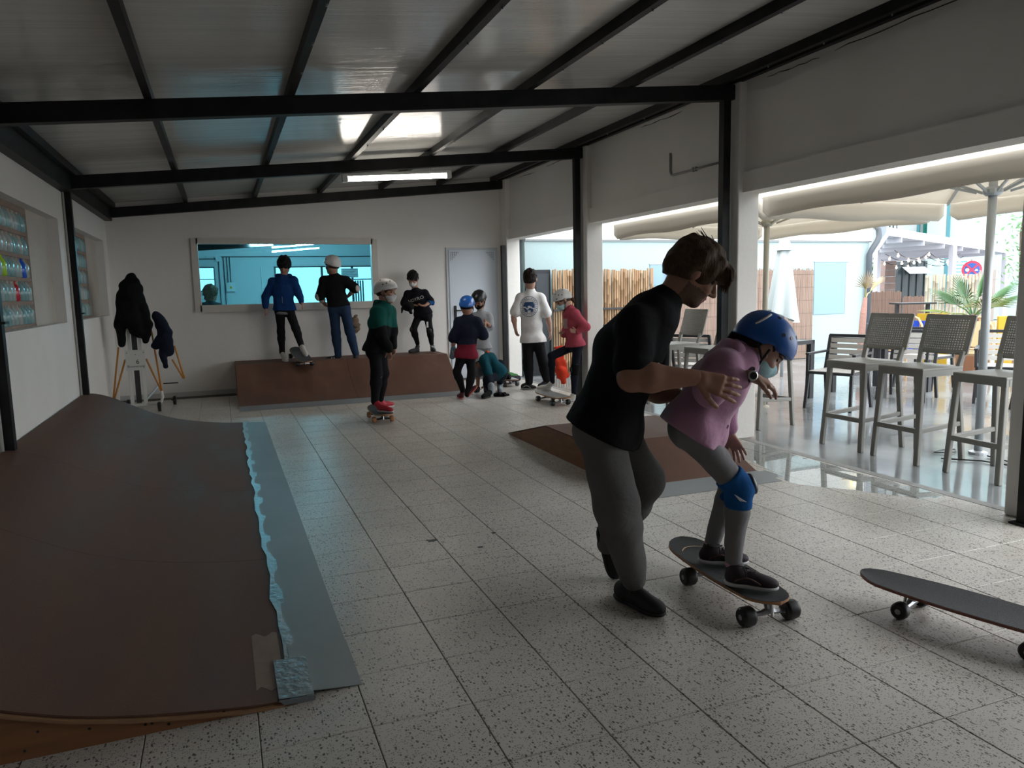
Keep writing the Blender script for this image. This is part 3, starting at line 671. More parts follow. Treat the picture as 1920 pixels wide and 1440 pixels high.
# rain pipe with wall lamp at the corner
dp = thing('rain_pipe', 'grey rain pipe with swan neck at the building corner', 'pipe', (12.06, FYY-.08, 0))
DP = M('zinc_pipe', (.085, .10, .12), .45)
MB().ring([(0, 0, .0), (0, 0, 1.98), (.03, -.03, 2.08), (.14, -.05, 2.24), (.18, -.05, 2.34), (.18, -.03, 2.46), (.10, 0, 2.58)], .055, 12).build('pipe', DP, dp, True)
for z in (.6, 1.5): MB().lathe((0, 0, z), (0, 0, 1), [(0, .06), (.03, .06)], 12).build('bracket', DP, dp)
wl_ = thing('wall_lamp', 'glowing yellow wall lamp on the parapet above the rain pipe', 'lamp', (11.72, FYY-.12, 2.46))
MB().ring([(-.2, .0, .06), (.12, 0, .08)], .014, 8).build('arm', M('brass_arm', (.5, .36, .08), .4, metal=.7), wl_)
MB().lathe((.16, -.02, .10), (0, 0, 1), [(0, .03), (.02, .06), (.12, .07), (.16, .03)], 12).build('globe', M('lamp_globe', (1, .85, .4), .4, emit=((1., .78, .30), 12.)), wl_, True)

# ---------------- bamboo poles and reed screens
BAM = M('bamboo', (.33, .20, .105), .5, noise=(5, (.24, .14, .07), .25, (1, 1, .3)))
BAM2 = M('bamboo_light', (.40, .27, .155), .5, noise=(5, (.32, .20, .11), .25, (1, 1, .3)))
REED = M('reed_mat', (.38, .28, .225), .8, noise=(75, (.17, .11, .085), .22, (1, 1, .015)))
REED2 = M('reed_mat_dull', (.26, .165, .13), .8, noise=(75, (.13, .08, .06), .22, (1, 1, .015)))
WIRE = M('wire', (.10, .09, .08), .5, metal=.5)
rb_ = random.Random(21)
def bamboo_screen(label, loc, rz_, length, h, step, mats, r=.02, rails=True):
    t = thing('bamboo_screen', label, 'fence', loc, rz_); x = 0
    while x < length:
        rr = r*rb_.uniform(.8, 1.1); hh = h*rb_.uniform(.985, 1.01); lean = rb_.uniform(-.006, .006)
        nodes = []; z = 0; rad = []
        k = rb_.uniform(.1, .3); pts = [(x, 0, 0)]; rad = [rr]
        while k < hh-.05:
            for dz_, q in ((-.006, 1), (0, 1.14), (.006, 1)): pts.append((x+lean*k, 0, k+dz_)); rad.append(rr*q)
            k += rb_.uniform(.24, .36)
        pts.append((x+lean*hh, 0, hh)); rad.append(rr*.95)
        MB().ring(pts, rad, 6).build('bamboo_pole', rb_.choice(mats), t, True); x += step*rb_.uniform(.9, 1.08)
    if rails:
        for z in (h*.26, h*.62): MB().box(-.02, length+.02, -.05, -.03, z-.015, z+.015).build('rail', M('rail_dark', (.03, .03, .032), .5), t)
    return t
bamboo_screen('thick bamboo pole screen behind the man in the white shirt', (5.16, FYY-.10, 0), 0, 1.93, 1.745, .046, [BAM, BAM2, BAM], .021)
def reed_screen(label, loc, rz_, length, h, mat, step=.05, wires=7, frame=False):
    t = thing('reed_screen', label, 'fence', loc, rz_); n = int(length/step)
    for i in range(n):
        m = MB()
        for q in range(4):
            x = (i+q/4)*step; hh = h*rb_.uniform(.965, 1.0); m.box(x, x+step/4-.002, rb_.uniform(-.004, .0), .006, 0, hh)
        m.build('reed_bundle', mat, t)
    wv = MB()
    for k in range(wires): wv.box(0, length, -.006, -.004, h*(k+.5)/wires-.0016, h*(k+.5)/wires+.0016)
    wv.build('wire', WIRE, t)
    return t
reed_screen('wired reed screen on the white wall left of the shutter', (7.42, FYY-.06, 0), 0, 3.28, 1.735, REED, .068)
reed_screen('brown reed fence under the pergola right of the rain pipe', (13.33, 12.54, 0), math.radians(-21), .72, 1.24, REED2, .09, 3)
reed_screen('lower brown reed fence panel below the dark window', (14.02, 12.26, 0), math.radians(-21), .62, 1.12, REED2, .09, 3)
bamboo_screen('pale split bamboo panel behind the fan palm', (13.18, 10.98, 0), math.radians(-46), .95, 1.55, .062, [M('bamboo_pale', (.42, .37, .28), .6), M('bamboo_pale_b', (.36, .31, .23), .6)], .028, False)
reed_screen('tall grey reed strip at the right behind the grey pole', (14.14, 10.61, 0), math.radians(-21), .42, 1.63, M('reed_grey', (.34, .29, .27), .8), .07, 4)

# ---------------- pergola with string lights
pg = thing('pergola', 'white flat pergola roof hung with string lights', 'pergola', (0, 0, 0))
PGW = M('pergola_white', (.50, .50, .56), .6)
A, B, C_, D_ = Vector((12.42, 11.25, 2.34)), Vector((20.1, 14.2, 2.12)), Vector((21.1, 16.4, 2.12)), Vector((18.5, 17.4, 2.06)); tk = Vector((0, 0, .16))
MB().add([A, B, C_, D_, A+tk, B+tk, C_+tk, D_+tk], [(0, 1, 2, 3), (4, 7, 6, 5), (0, 4, 5, 1), (1, 5, 6, 2), (2, 6, 7, 3), (3, 7, 4, 0)]).build('roof_slab', PGW, pg)
for k in range(6):
    t_ = .08+.15*k; MB().bar(A.lerp(B, t_)-Vector((0, 0, .05)), A.lerp(D_, t_*1.02)-Vector((0, 0, .05)), .06, .10).build('rafter', PGW, pg)
for p in (A.lerp(B, .45), A.lerp(D_, .5), B.lerp(A, .05)): MB().box(p.x-.06, p.x+.06, p.y-.06, p.y+.06, 0, p.z).build('post', PGW, pg)
BULB = M('string_bulb', (1, .9, .8), .4, emit=((1., .72, .50), 14.))
bulb = MB().lathe((0, 0, 0), (0, 0, -1), [(0, .010), (.025, .011), (.04, .022), (.06, .028), (.085, .013)], 10).mesh('bulb', BULB, True)
for k, (a, b) in enumerate(((Vector((13.6, 12.15, 2.10)), Vector((16.4, 12.8, 2.06))), (Vector((14.6, 13.3, 2.08)), Vector((17.8, 13.8, 2.04))), (Vector((16.3, 15.0, 2.02)), Vector((19.6, 15.4, 2.0))))):
    sl = thing('string_lights', ('front string of warm bulbs under the pergola edge', 'middle string of warm bulbs under the pergola', 'rear string of warm bulbs under the pergola')[k], 'string lights', (0, 0, 0), group='pergola string lights')
    pts = [a.lerp(b, i/20)+Vector((0, 0, -.16*(1-abs((i % 10)/5-1)**2))) for i in range(21)]
    MB().ring(pts, .008, 5).build('cable', BLACKP, sl)
    for i in range(1, 20, 3): obj('bulb', bulb, sl, loc=pts[i])

# ---------------- tall pale buildings behind
def facade(label, loc, rz_, w_, h_, col, wins, name='apartment_building'):
    t = thing(name, label, 'building', loc, rz_); MB().box(0, w_, 0, 1.2, 0, h_).build('wall', col, t)
    for (x0, x1, z0, z1, kind) in wins:
        if kind == 'shutter':
            f = MB().box(x0, x1, -.05, .02, z0, z1).build('shutter', M('green_shutter', (.02, .20, .16), .5), t)
            k = MB(); z = z0+.08
            while z < z1-.05: k.box(x0+.05, x1-.05, -.065, -.045, z, z+.03); z += .09
            k.build('louvre', M('green_shutter_d', (.012, .13, .11), .5), f)
        elif kind == 'glass':
            f = MB().box(x0, x1, -.02, .02, z0, z1).build('window', M('dark_glass', (.04, .07, .08), .1), t)
            MB().box((x0+x1)/2-.03, (x0+x1)/2+.03, -.04, -.01, z0, z1).box(x0-.04, x0+.03, -.04, 0, z0, z1).box(x1-.03, x1+.04, -.04, 0, z0, z1).build('window_frame', M('frame_white', (.75, .78, .78), .5), f)
        elif kind == 'vent':
            f = MB().box(x0, x1, -.02, .02, z0, z1).build('vent_frame', M('frame_white', (.75, .78, .78), .5), t)
            z = z0+.05
            while z < z1-.06: MB().box(x0+.05, x1-.05, -.05, -.015, z, z+.04).build('slat', M('vent_blue', (.10, .30, .38), .5), f); z += .12
        elif kind == 'pipe':
            MB().tube((x0, -.06, z0), (x0, -.06, z1), .06, 8).build('drain_pipe', M('teal_pipe', (.04, .17, .20), .5), t)
    return t
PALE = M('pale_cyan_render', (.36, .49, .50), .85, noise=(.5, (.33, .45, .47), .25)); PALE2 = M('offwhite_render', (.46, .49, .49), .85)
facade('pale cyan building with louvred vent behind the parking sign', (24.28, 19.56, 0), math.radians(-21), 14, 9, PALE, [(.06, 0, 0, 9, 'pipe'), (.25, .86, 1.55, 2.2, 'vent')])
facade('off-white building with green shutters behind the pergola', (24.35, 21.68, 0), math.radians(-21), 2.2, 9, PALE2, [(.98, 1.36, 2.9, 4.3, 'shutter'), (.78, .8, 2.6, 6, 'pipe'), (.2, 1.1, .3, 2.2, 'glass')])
facade('grey stone pier building left of the green shutters', (23.6, 22.0, 0), math.radians(-21), .75, 9, M('grey_stone', (.30, .34, .37), .9, noise=(3, (.25, .28, .31), .3)), [(.45, .72, 3.0, 5, 'glass')])
# shop front with awning, pier and hedge under the pergola
sh = thing('shop_front', 'dark glazed shop front with white awning beyond the pergola', 'building', (21.0, 18.72, 0), math.radians(-21))
MB().box(0, 1.05, 0, .1, 0, 2.1).build('glazing', M('shop_glass', (.03, .045, .05), .25), sh)
for x in (0, .24, .48, .72, .97): MB().box(x, x+.07, -.05, .0, .6, 2.1).build('mullion', M('mullion', (.05, .06, .065), .5), sh)
MB().sheet(lambda u, v: (.22+.75*v, -.5*u-.02, 1.92-.22*u+.0*v), 2, 6, (0, 0, -.02)).build('awning', M('awning_grey', (.36, .40, .42), .7), sh)
wall_p = thing('stone_pier', 'brown stone pier between hedge and shop front', 'pier', (19.0, 17.3, 0), math.radians(-21))
for k in range(11): MB().box(.0+.01*(k % 2), .34-.012*(k % 3), 0, .3, .20*k, .20*k+.19).build('stone', M('brown_stone', (.26, .18, .155), .85, noise=(6, (.20, .14, .12), .3)), wall_p)
LEAFD = M('hedge_leaf', (.05, .13, .05), .6); LEAFL = M('hedge_leaf_light', (.11, .22, .08), .6)
hg = thing('hedge', 'dark green hedge under the pergola beside the stone pier', 'hedge', (19.65, 18.4, 0)); rh = random.Random(4); lm = MB(); lm2 = MB()
for k in range(1500):
    p = Vector((rh.uniform(-.4, .45), rh.uniform(-.25, .25), rh.uniform(.6, 2.1))); a = Vector((rh.uniform(-1, 1), rh.uniform(-1, 1), rh.uniform(-.5, 1))).normalized()*.05; b = a.orthogonal().normalized()*.018
    (lm if k % 3 else lm2).add([p-a, p+b, p+a, p-b], [(0, 1, 2, 3)])
tag(lm.build('foliage', LEAFD, hg), kind='stuff'); tag(lm2.build('foliage_light', LEAFL, hg), kind='stuff')
MB().tube((0, 0, 0), (0, 0, 1.4), .04, 8).build('trunk', M('bark', (.12, .08, .05), .9), hg)

# ---------------- parasols
CANV = M('cream_canvas', (.62, .56, .45), .85, bump=(60, .15))
def canvas(nt, N, L, b):
    b.inputs['Base Color'].default_value = (.78, .74, .67, 1); b.inputs['Roughness'].default_value = .85
    t = N.new('ShaderNodeBsdfTranslucent'); t.inputs[0].default_value = (.76, .71, .63, 1)
    mx = N.new('ShaderNodeMixShader'); mx.inputs[0].default_value = .38; L.new(b.outputs[0], mx.inputs[1]); L.new(t.outputs[0], mx.inputs[2]); L.new(mx.outputs[0], N['Material Output'].inputs[0])
CANV = node_mat('cream_parasol_canvas', canvas)
POLE = M('grey_pole', (.42, .45, .47), .4, metal=.5); POLEB = M('beige_pole', (.46, .44, .36), .45)
def parasol(label, px, py, x0, x1, y0, y1, ze, za, pole, val=.19):
    t = thing('parasol', label, 'parasol', (px, py, 0)); cx, cy = 0, 0
    X0, X1, Y0, Y1 = x0-px, x1-px, y0-py, y1-py
    cs = [(X0, Y0), (X1, Y0), (X1, Y1), (X0, Y1)]
    for (a, b) in zip(cs, cs[1:]+cs[:1]):
        def fn(u, v, a=a, b=b):
            ex, ey = a[0]+(b[0]-a[0])*v, a[1]+(b[1]-a[1])*v
            sag = -.05*math.sin(math.pi*u)*math.sin(math.pi*v)
            return (ex*(1-u), ey*(1-u), ze+(za-ze)*u+sag)
        MB().sheet(fn, 8, 8, (0, 0, -.004)).build('canopy_panel', CANV, t, True)
        d = Vector((b[0]-a[0], b[1]-a[1], 0)); ln = d.length; nrm = Vector((d.y, -d.x, 0)).normalized()
        def fv(u, v, a=a, d=d, nrm=nrm):
            vv = .012+.976*v; e = min(vv, 1-vv)*1.0
            drop = val*(1-max(0, 1-e/.05)**2*.55)*(.94+.06*math.cos(v*6.28*2))
            return (a[0]+d.x*vv+nrm.x*.004, a[1]+d.y*vv+nrm.y*.004, ze+.005-drop*u)
        MB().sheet(fv, 3, 30, tuple(nrm*.004)).build('valance', CANV, t, True)
    MB().tube((0, 0, 0), (0, 0, za+.06), .032, 14).build('pole', pole, t, True)
    hub = MB().lathe((0, 0, ze-.13), (0, 0, 1), [(0, .05), (.02, .07), (.05, .07), (.07, .05)], 14).build('hub', pole, t)
    MB().lathe((0, 0, za-.06), (0, 0, 1), [(0, .05), (.06, .06), (.12, .02)], 12).build('crown', pole, t)
    for (ex, ey) in cs+[((cs[i][0]+cs[(i+1) % 4][0])/2, (cs[i][1]+cs[(i+1) % 4][1])/2) for i in range(4)]:
        MB().bar((0, 0, za-.03), (ex*.985, ey*.985, ze-.015), .018, .024).build('rib', pole, t)
        MB().bar((ex*.06, ey*.06, ze-.10), (ex*.5, ey*.5, ze+(za-ze)*.5-.045), .014, .02).build('strut', pole, t)
    MB().lathe((0, 0, -.012), (0, 0, 1), [(0, .07), (.02, .07), (.03, .04)], 14).build('base_plate', pole, t)
    return t
parasol('large open cream parasol on a grey pole behind the bar stools', 5.80, 4.27, 4.72, 7.10, 2.80, 5.72, 2.22, 2.62, POLE)
parasol('second open cream parasol on a beige pole further along the court', 5.90, 7.04, 4.74, 7.12, 5.86, 8.55, 2.22, 2.62, POLEB)
cpz = thing('closed_parasol', 'closed white parasol hanging in folds near the reed screen', 'parasol', (8.06, 9.21, 0))
MB().tube((0, 0, 0), (0, 0, 2.3), .025, 10).build('pole', POLE, cpz, True)
def cl(u, v):
    a = 2*math.pi*v; z = 2.30-1.36*u; r = (.03+.17*u**.8)*(1+.28*math.cos(5*a+u*2)*u**.5); return (r*math.cos(a), r*math.sin(a), z-.1*u*math.cos(a+.6))
MB().sheet(cl, 14, 40).build('canopy', M('white_canvas', (.52, .58, .59), .85), cpz, True)
MB().lathe((0, 0, 2.0), (0, 0, 1), [(-.06, .16), (0, .10), (.26, .015)], 10).build('top_cap', M('white_canvas', (.52, .58, .59), .85), cpz)

# ---------------- bar stools with perforated backs
TAUPE = M('taupe_plastic', (.24, .235, .215), .5, bump=(120, .1))
def stool(name, label):
    t = thing(name, label, 'bar stool', group='taupe bar stools')
    H = .755; hw = .205
    for sx, sy in ((-1, -1), (-1, 1), (1, -1), (1, 1)):
        f_, s_ = (-.235, .235) if sx < 0 else (.225, .225)
        a = Vector((-.20 if sx < 0 else .19, sy*.185, H-.02)); b = Vector((-.245 if sx < 0 else .25, sy*.21, 0))
        MB().bar(a, b, .042, .036).build('leg', TAUPE, t, bev=.007)
        MB().lathe((b.x, b.y, -.0), (0, 0, 1), [(0, .014), (.012, .016)], 8).build('glide', BLACKP, t)
    MB().box(-.225, .215, -.212, .212, H-.015, H+.008).build('seat', TAUPE, t, bev=.008)
    MB().box(-.222, -.19, -.21, .21, H-.06, H-.012).box(.18, .212, -.21, .21, H-.06, H-.012).box(-.2, .2, -.21, -.178, H-.06, H-.012).box(-.2, .2, .178, .21, H-.06, H-.012).build('seat_apron', TAUPE, t)
    MB().bar((-.23, -.2, .27), (-.23, .2, .27), .03, .04).bar((-.23, -.2, .27), (.235, -.2, .30), .03, .036).bar((-.23, .2, .27), (.235, .2, .30), .03, .036).build('footrest', TAUPE, t, bev=.005)
    for sy in (-1, 1): MB().bar((.195, sy*.18, H-.02), (.235, sy*.19, H+.12), .04, .034).build('back_post', TAUPE, t, bev=.006)
    # back panel with rows of square holes, slightly dished
    nc, nr = 18, 13; y0, y1, z0, z1 = -.215, .215, H+.10, H+.40
    def bp(u, v):  # u across, v up
        return Vector((.232+.085*v-.03*math.sin(math.pi*u), y0+(y1-y0)*u*(1-.0)+0, z0+(z1-z0)*v))
    pm = MB(); us = [0, .07]+[.07+.86*i/nc for i in range(1, nc+1)]+[1]; vs = [0, .09]+[.09+.82*j/nr for j in range(1, nr+1)]+[1]
    for i in range(len(us)-1):
        for j in range(len(vs)-1):
            ua, ub, va, vb = us[i], us[i+1], vs[j], vs[j+1]
            inner = 0 < i < len(us)-2 and 0 < j < len(vs)-2
            for dx in (0, .012):
                P = lambda u, v: bp(u, v)+Vector((dx, 0, 0))
                if not inner: pm.add([P(ua, va), P(ub, va), P(ub, vb), P(ua, vb)], [(0, 1, 2, 3)])
                else:
                    du, dv_ = (ub-ua)*.27, (vb-va)*.27
                    pm.add([P(ua, va), P(ub, va), P(ub, vb), P(ua, vb), P(ua+du, va+dv_), P(ub-du, va+dv_), P(ub-du, vb-dv_), P(ua+du, vb-dv_)], [(0, 1, 5, 4), (1, 2, 6, 5), (2, 3, 7, 6), (3, 0, 4, 7)])
            if inner:
                du, dv_ = (ub-ua)*.27, (vb-va)*.27; q = [bp(ua+du, va+dv_), bp(ub-du, va+dv_), bp(ub-du, vb-dv_), bp(ua+du, vb-dv_)]; o_ = Vector((.012, 0, 0))
                pm.add(q+[x+o_ for x in q], [(0, 1, 5, 4), (1, 2, 6, 5), (2, 3, 7, 6), (3, 0, 4, 7)])
    pm.build('backrest', TAUPE, t)
    ed = MB(); loop = [bp(0, 0), bp(0, 1), bp(.5, 1.0), bp(1, 1), bp(1, 0), bp(.5, 0), bp(0, 0)]
    for a, b in zip(loop, loop[1:]): ed.bar(a+Vector((.006, 0, 0)), b+Vector((.006, 0, 0)), .018, .014)
    ed.build('back_rim', TAUPE, t)
    return t
spots = [((5.235, 4.95), 2, 'taupe bar stool left of the parasol pole, farthest of the three in a row'), ((5.255, 4.40), 0, 'middle taupe bar stool of the three beside the puddle'), ((5.265, 3.73), -2, 'nearest taupe bar stool cut off by the right column'),
         ((5.13, 6.17), 188, 'taupe bar stool behind the blue helmet beside the white column'), ((5.12, 7.72), 2, 'pale bar stool seen behind the coach under his chin'), ((5.10, 6.95), 3, 'bar stool half hidden by the black post behind the coach')]
s0 = stool('bar_stool', 'x')
for i, ((x, y), a, lb) in enumerate(spots):
    put(s0 if i == 0 else copy_tree(s0), (x, y, -.012), math.radians(a), lb, 'taupe bar stools')

# ---------------- terrace chairs and tables
ANTH = M('anthracite_metal', (.035, .037, .042), .45); SLATW = M('pale_slat', (.60, .585, .56), .55, noise=(20, (.52, .50, .47), .3, (1, 1, 8)))
def chair(label):
    t = thing('terrace_chair', label, 'chair', group='slatted terrace armchairs')
    for sy in (-1, 1):
        y = sy*.25
        MB().bar((-.22, y, .43), (-.27, y*1.06, 0), .032, .03).build('leg', ANTH, t)
        MB().bar((.18, y, .43), (.27, y*1.06, 0), .032, .03).build('leg', ANTH, t)
        MB().bar((-.25, y, .42), (.20, y, .42), .03, .03).build('seat_rail', ANTH, t)
        MB().bar((.19, y, .42), (.30, y, .82), .034, .036).build('back_post', ANTH, t)
        MB().bar((-.23, y*1.05, .42), (-.21, y*1.08, .62), .028, .028).bar((-.23, y*1.08, .63), (.25, y*1.04, .64), .04, .024).build('armrest', ANTH, t)
    MB().bar((.30, -.26, .82), (.30, .26, .82), .034, .036).build('top_rail', ANTH, t)
    MB().bar((-.25, -.25, .42), (-.25, .25, .42), .03, .03).build('front_rail', ANTH, t)
    for k in range(5): MB().box(-.24+.088*k, -.165+.088*k, -.235, .235, .425, .44).build('slat', SLATW, t)
    for k in range(5):
        z = .475+.066*k; x = .205+.018*k; MB().box(x, x+.012, -.235, .235, z, z+.052).build('slat', SLATW, t)
    return t
c0 = chair('x')
cs_ = [((6.62, 6.62), 20, 'terrace chair with white slats turned to the table beside the helmet'), ((7.85, 6.75), 25, 'second white-slatted terrace chair behind the left bar stool'), ((8.55, 6.05), 35, 'white-slatted chair seen under the middle stool back'),
       ((8.2, 5.25), 60, 'white-slatted chair right behind the middle stool and the grey pole'), ((5.74, 8.12), 215, 'dark armchair half behind the blue helmet'), ((8.9, 7.4), 190, 'white-slatted chair at the far table by the blue chairs'), ((7.55, 4.35), 50, 'white-slatted chair partly behind the grey parasol pole')]
for i, ((x, y), a, lb) in enumerate(cs_): put(c0 if i == 0 else copy_tree(c0), (x, y, -.012), math.radians(a), lb, 'slatted terrace armchairs')
def table(label, x, y, a, L_=.8, W_=.8):
    t = thing('terrace_table', label, 'table', (x, y, -.012), math.radians(a))
    for k in range(6): MB().box(-L_/2+.03, L_/2-.03, -W_/2+.03+k*(W_-.06)/6, -W_/2+.03+(k+1)*(W_-.06)/6-.012, .715, .735).build('slat', M('table_slat', (.16, .165, .17), .35), t)
    MB().box(-L_/2, L_/2, -W_/2, -W_/2+.035, .69, .737).box(-L_/2, L_/2, W_/2-.035, W_/2, .69, .737).box(-L_/2, -L_/2+.035, -W_/2, W_/2, .69, .737).box(L_/2-.035, L_/2, -W_/2, W_/2, .69, .737).build('frame', ANTH, t)
    for sx in (-1, 1):
        for sy in (-1, 1): MB().box(sx*(L_/2-.035)-.035, sx*(L_/2-.035)+.035, sy*(W_/2-.035)-.035, sy*(W_/2-.035)+.035, 0, .70).build('leg', ANTH, t)
    return t
table('dark slatted terrace table behind the blue helmet', 6.42, 7.66, 8, .9, .8); table('dark terrace table between the slatted chairs', 8.05, 7.35, 8, 1.0, .8); table('dark terrace table right of the grey parasol pole', 9.0, 5.1, 10, .9, .8)
# stack of dark folding chairs by the bamboo
stk0 = thing('folding_chair', 'x', 'chair', group='stacked dark folding chairs')
for sy in (-1, 1):
    MB().bar((0, sy*.20, .0), (.03, sy*.20, .92), .022, .022).build('back_leg', ANTH, stk0)
    MB().bar((.07, sy*.18, .0), (-.01, sy*.18, .55), .022, .022).build('front_leg', ANTH, stk0)
for z in (.70, .78, .86): MB().ring([(.03, -.2, z), (-.01, -.1, z+.015), (-.02, 0, z+.02), (-.01, .1, z+.015), (.03, .2, z)], .016, 6).build('back_bar', ANTH, stk0)
MB().box(-.02, .015, -.18, .18, .42, .80).build('folded_seat', ANTH, stk0)
for i in range(8):
    put(stk0 if i == 0 else copy_tree(stk0), (4.92+.105*i, 9.55-.02*i, -.012), math.radians(78), 'folded dark chair in the stack behind the man in the white shirt', 'stacked dark folding chairs')
wt = thing('folded_table_top', 'white folded table top lying on the dark chair stack', 'table top', (5.55, 9.2, .62)); MB().box(-.35, .35, -.25, .25, 0, .03).build('board', M('white_laminate', (.70, .74, .78), .3), wt, bev=.006)
MB().box(-.36, .36, -.26, -.25, -.005, .035).build('edge_band', ANTH, wt); MB().box(-.36, .36, .25, .26, -.005, .035).build('edge_band', ANTH, wt)
for sx in (-1, 1):
    for sy in (-1, 1): MB().bar((sx*.3, sy*.2, 0), (sx*.33, sy*.22, -.63), .025, .025).build('leg', ANTH, wt)
# rattan chairs, yellow boards, tall dark frame
RATT = M('rattan', (.52, .34, .18), .6); BLUEC = M('blue_cushion', (.015, .06, .42), .8)
def rattan(label, x, y, a, pad):
    t = thing('rattan_chair', label, 'chair', (x, y, -.012), math.radians(a))
    arc = [(.25*math.cos(q), .26*math.sin(q), .50+.42*max(0, math.cos(q))) for q in [math.pi*(-1+2*k/16) for k in range(17)]]
    MB().ring(arc, .018, 6).build('hoop', RATT, t, True)
    MB().ring([(.27*math.cos(2*math.pi*k/16), .27*math.sin(2*math.pi*k/16), .44) for k in range(17)], .018, 6).build('seat_ring', RATT, t, True)
    MB().lathe((0, 0, .41), (0, 0, 1), [(0, .24), (.05, .25), (.07, .2)], 14).build('seat_pad', pad, t, True)
    for k in range(7):
        q = -.75+1.5*k/6; MB().tube((.26*math.cos(q), .26*math.sin(q), .44), (.25*math.cos(q*1.1), .26*math.sin(q*1.1), .50+.42*math.cos(q*1.1)), .012, 6).build('spindle', RATT, t)
    for k in range(4):
        q = math.pi/4+k*math.pi/2; MB().tube((.22*math.cos(q), .22*math.sin(q), .44), (.27*math.cos(q), .27*math.sin(q), 0), .016, 6).build('leg', RATT, t)
    MB().sheet(lambda u, v: (.21-.0*u, -.2+.4*v, .5+.36*u), 3, 3, (.04, 0, 0)).build('back_pad', pad, t)
    return t
rattan('rattan bistro chair with blue cushion behind the left stool', 9.4, 8.2, 10, BLUEC); rattan('rattan bistro chair with cream back behind the middle stool', 9.75, 7.35, 20, M('cream_cane', (.58, .45, .27), .7)); rattan('rattan bistro chair right of the grey parasol pole', 9.75, 6.55, 30, M('cream_cane', (.58, .45, .27), .7))
YEL = M('yellow_board', (.48, .30, .012), .5)
def ybox(label, x, y, a, w_, h_):
    t = thing('yellow_panel', label, 'panel', (x, y, -.012), math.radians(a)); MB().box(-w_/2, w_/2, -.02, .02, .06, h_).build('panel', YEL, t, bev=.006)
    for s in (-1, 1): MB().box(s*w_/2*.8-.02, s*w_/2*.8+.02, -.14, .14, 0, .06).build('foot', ANTH, t)
ybox('yellow board standing behind the middle bar stool', 10.55, 8.65, -21, .50, .93); ybox('yellow board at the right beside the last bar stool', 10.35, 7.2, -21, .46, .93)
tf = thing('tall_bar_table', 'tall thin black bar table frame behind the stools', 'table', (10.45, 8.95, -.012), math.radians(-21))
MB().box(-.28, .28, -.2, .2, 1.075, 1.10).build('top', ANTH, tf)
for s in (-1, 1): MB().box(s*.25-.022, s*.25+.022, -.03, .03, 0, 1.08).build('leg', ANTH, tf)
MB().box(-.25, .25, -.02, .02, .2, .23).build('stretcher', ANTH, tf)
sb = thing('serving_stand', 'brown wooden serving stand with dark top at the far right', 'stand', (11.35, 7.35, -.012), math.radians(-21))
MB().box(-.24, .24, -.2, .2, 1.44, 1.49).build('top', M('dark_wood', (.08, .05, .05), .6), sb); MB().box(-.06, .2, -.12, .12, .94, 1.44).build('cabinet', M('plum_wood', (.16, .085, .09), .7, bump=(30, .5)), sb)
MB().box(-.22, .24, -.2, .2, .88, .94).build('shelf', M('tan_wood', (.40, .27, .17), .6), sb); MB().bar((-.20, -.1, .92), (-.08, -.1, 1.42), .05, .04).build('brace', M('tan_wood', (.40, .27, .17), .6), sb)
for s in (-1, 1): MB().box(s*.18-.03, s*.18+.03, -.15, .15, 0, .88).build('leg', M('tan_wood', (.40, .27, .17), .6), sb)
# no-parking sign
ns = thing('no_parking_sign', 'round red and blue no stopping sign above the bamboo panel', 'sign', (17.75, 13.51, 0), math.radians(-45))
MB().lathe((0, 0, 1.69), (0, -1, 0), [(0, .225), (.012, .225)], 32).build('rim', M('sign_red', (.70, .045, .10), .5), ns)
MB().lathe((0, -.012, 1.69), (0, -1, 0), [(0, .17), (.004, .17)], 32).build('face', M('sign_blue', (.03, .12, .45), .5), ns)
SR = M('sign_red', (.70, .045, .10), .5)
MB().bar((-.12, -.02, 1.81), (.12, -.02, 1.57), .012, .042, (0, 0, 1)).build('slash', SR, ns); MB().bar((-.12, -.022, 1.57), (.12, -.022, 1.81), .012, .042, (0, 0, 1)).build('slash', SR, ns)
SWH = M('sign_white', (.75, .74, .72), .5)
MB().lathe((-.10, -.02, 1.69), (0, -1, 0), [(0, .045), (.003, .045)], 12).build('white_mark', SWH, ns); MB().prism([(.06, -.024, 1.66), (.14, -.024, 1.66), (.12, -.024, 1.705), (.08, -.024, 1.705)], (0, .004, 0)).build('white_mark', SWH, ns)
MB().tube((0, .03, 0), (0, .03, 1.95), .03, 8).build('post', POLE, ns)
# palms
PALM = M('palm_green', (.06, .15, .05), .5); PALMY = M('palm_yellow', (.16, .20, .04), .5); PALMD = M('palm_dry', (.32, .24, .14), .7); PTR = M('palm_trunk', (.15, .09, .08), .9, bump=(40, 1))
def fan(t, base, direction, size, mat, nl=17, spread=2.7, stalk=.30):
    d = Vector(direction).normalized(); side = d.cross(Vector((0, 0, 1))); side = side.normalized() if side.length > .1 else Vector((1, 0, 0)); nrm = side.cross(d)
    c = Vector(base)+d*stalk; MB().ring([base, tuple(Vector(base)+d*stalk*.5+Vector((0, 0, .03))), tuple(c)], [.014, .011, .009], 6).build('stalk', mat, t)
    for k in range(nl):
        a = -spread/2+spread*k/(nl-1); q = d*math.cos(a)+side*math.sin(a); ln = size*(.75+.25*math.cos(a*.8))
        tip = c+q*ln+Vector((0, 0, -.10*ln)); mid = c+q*ln*.55+nrm*.02*0; wv = q.cross(nrm).normalized()*.012*size/.5
        MB().add([c, mid+wv, tip, mid-wv, mid+nrm*.012], [(0, 1, 4), (1, 2, 4), (2, 3, 4), (3, 0, 4)]).build('leaflet', mat, t)
pm1 = thing('fan_palm', 'green fan palm in front of the pale bamboo panel', 'palm', (10.52, 7.94, -.012))
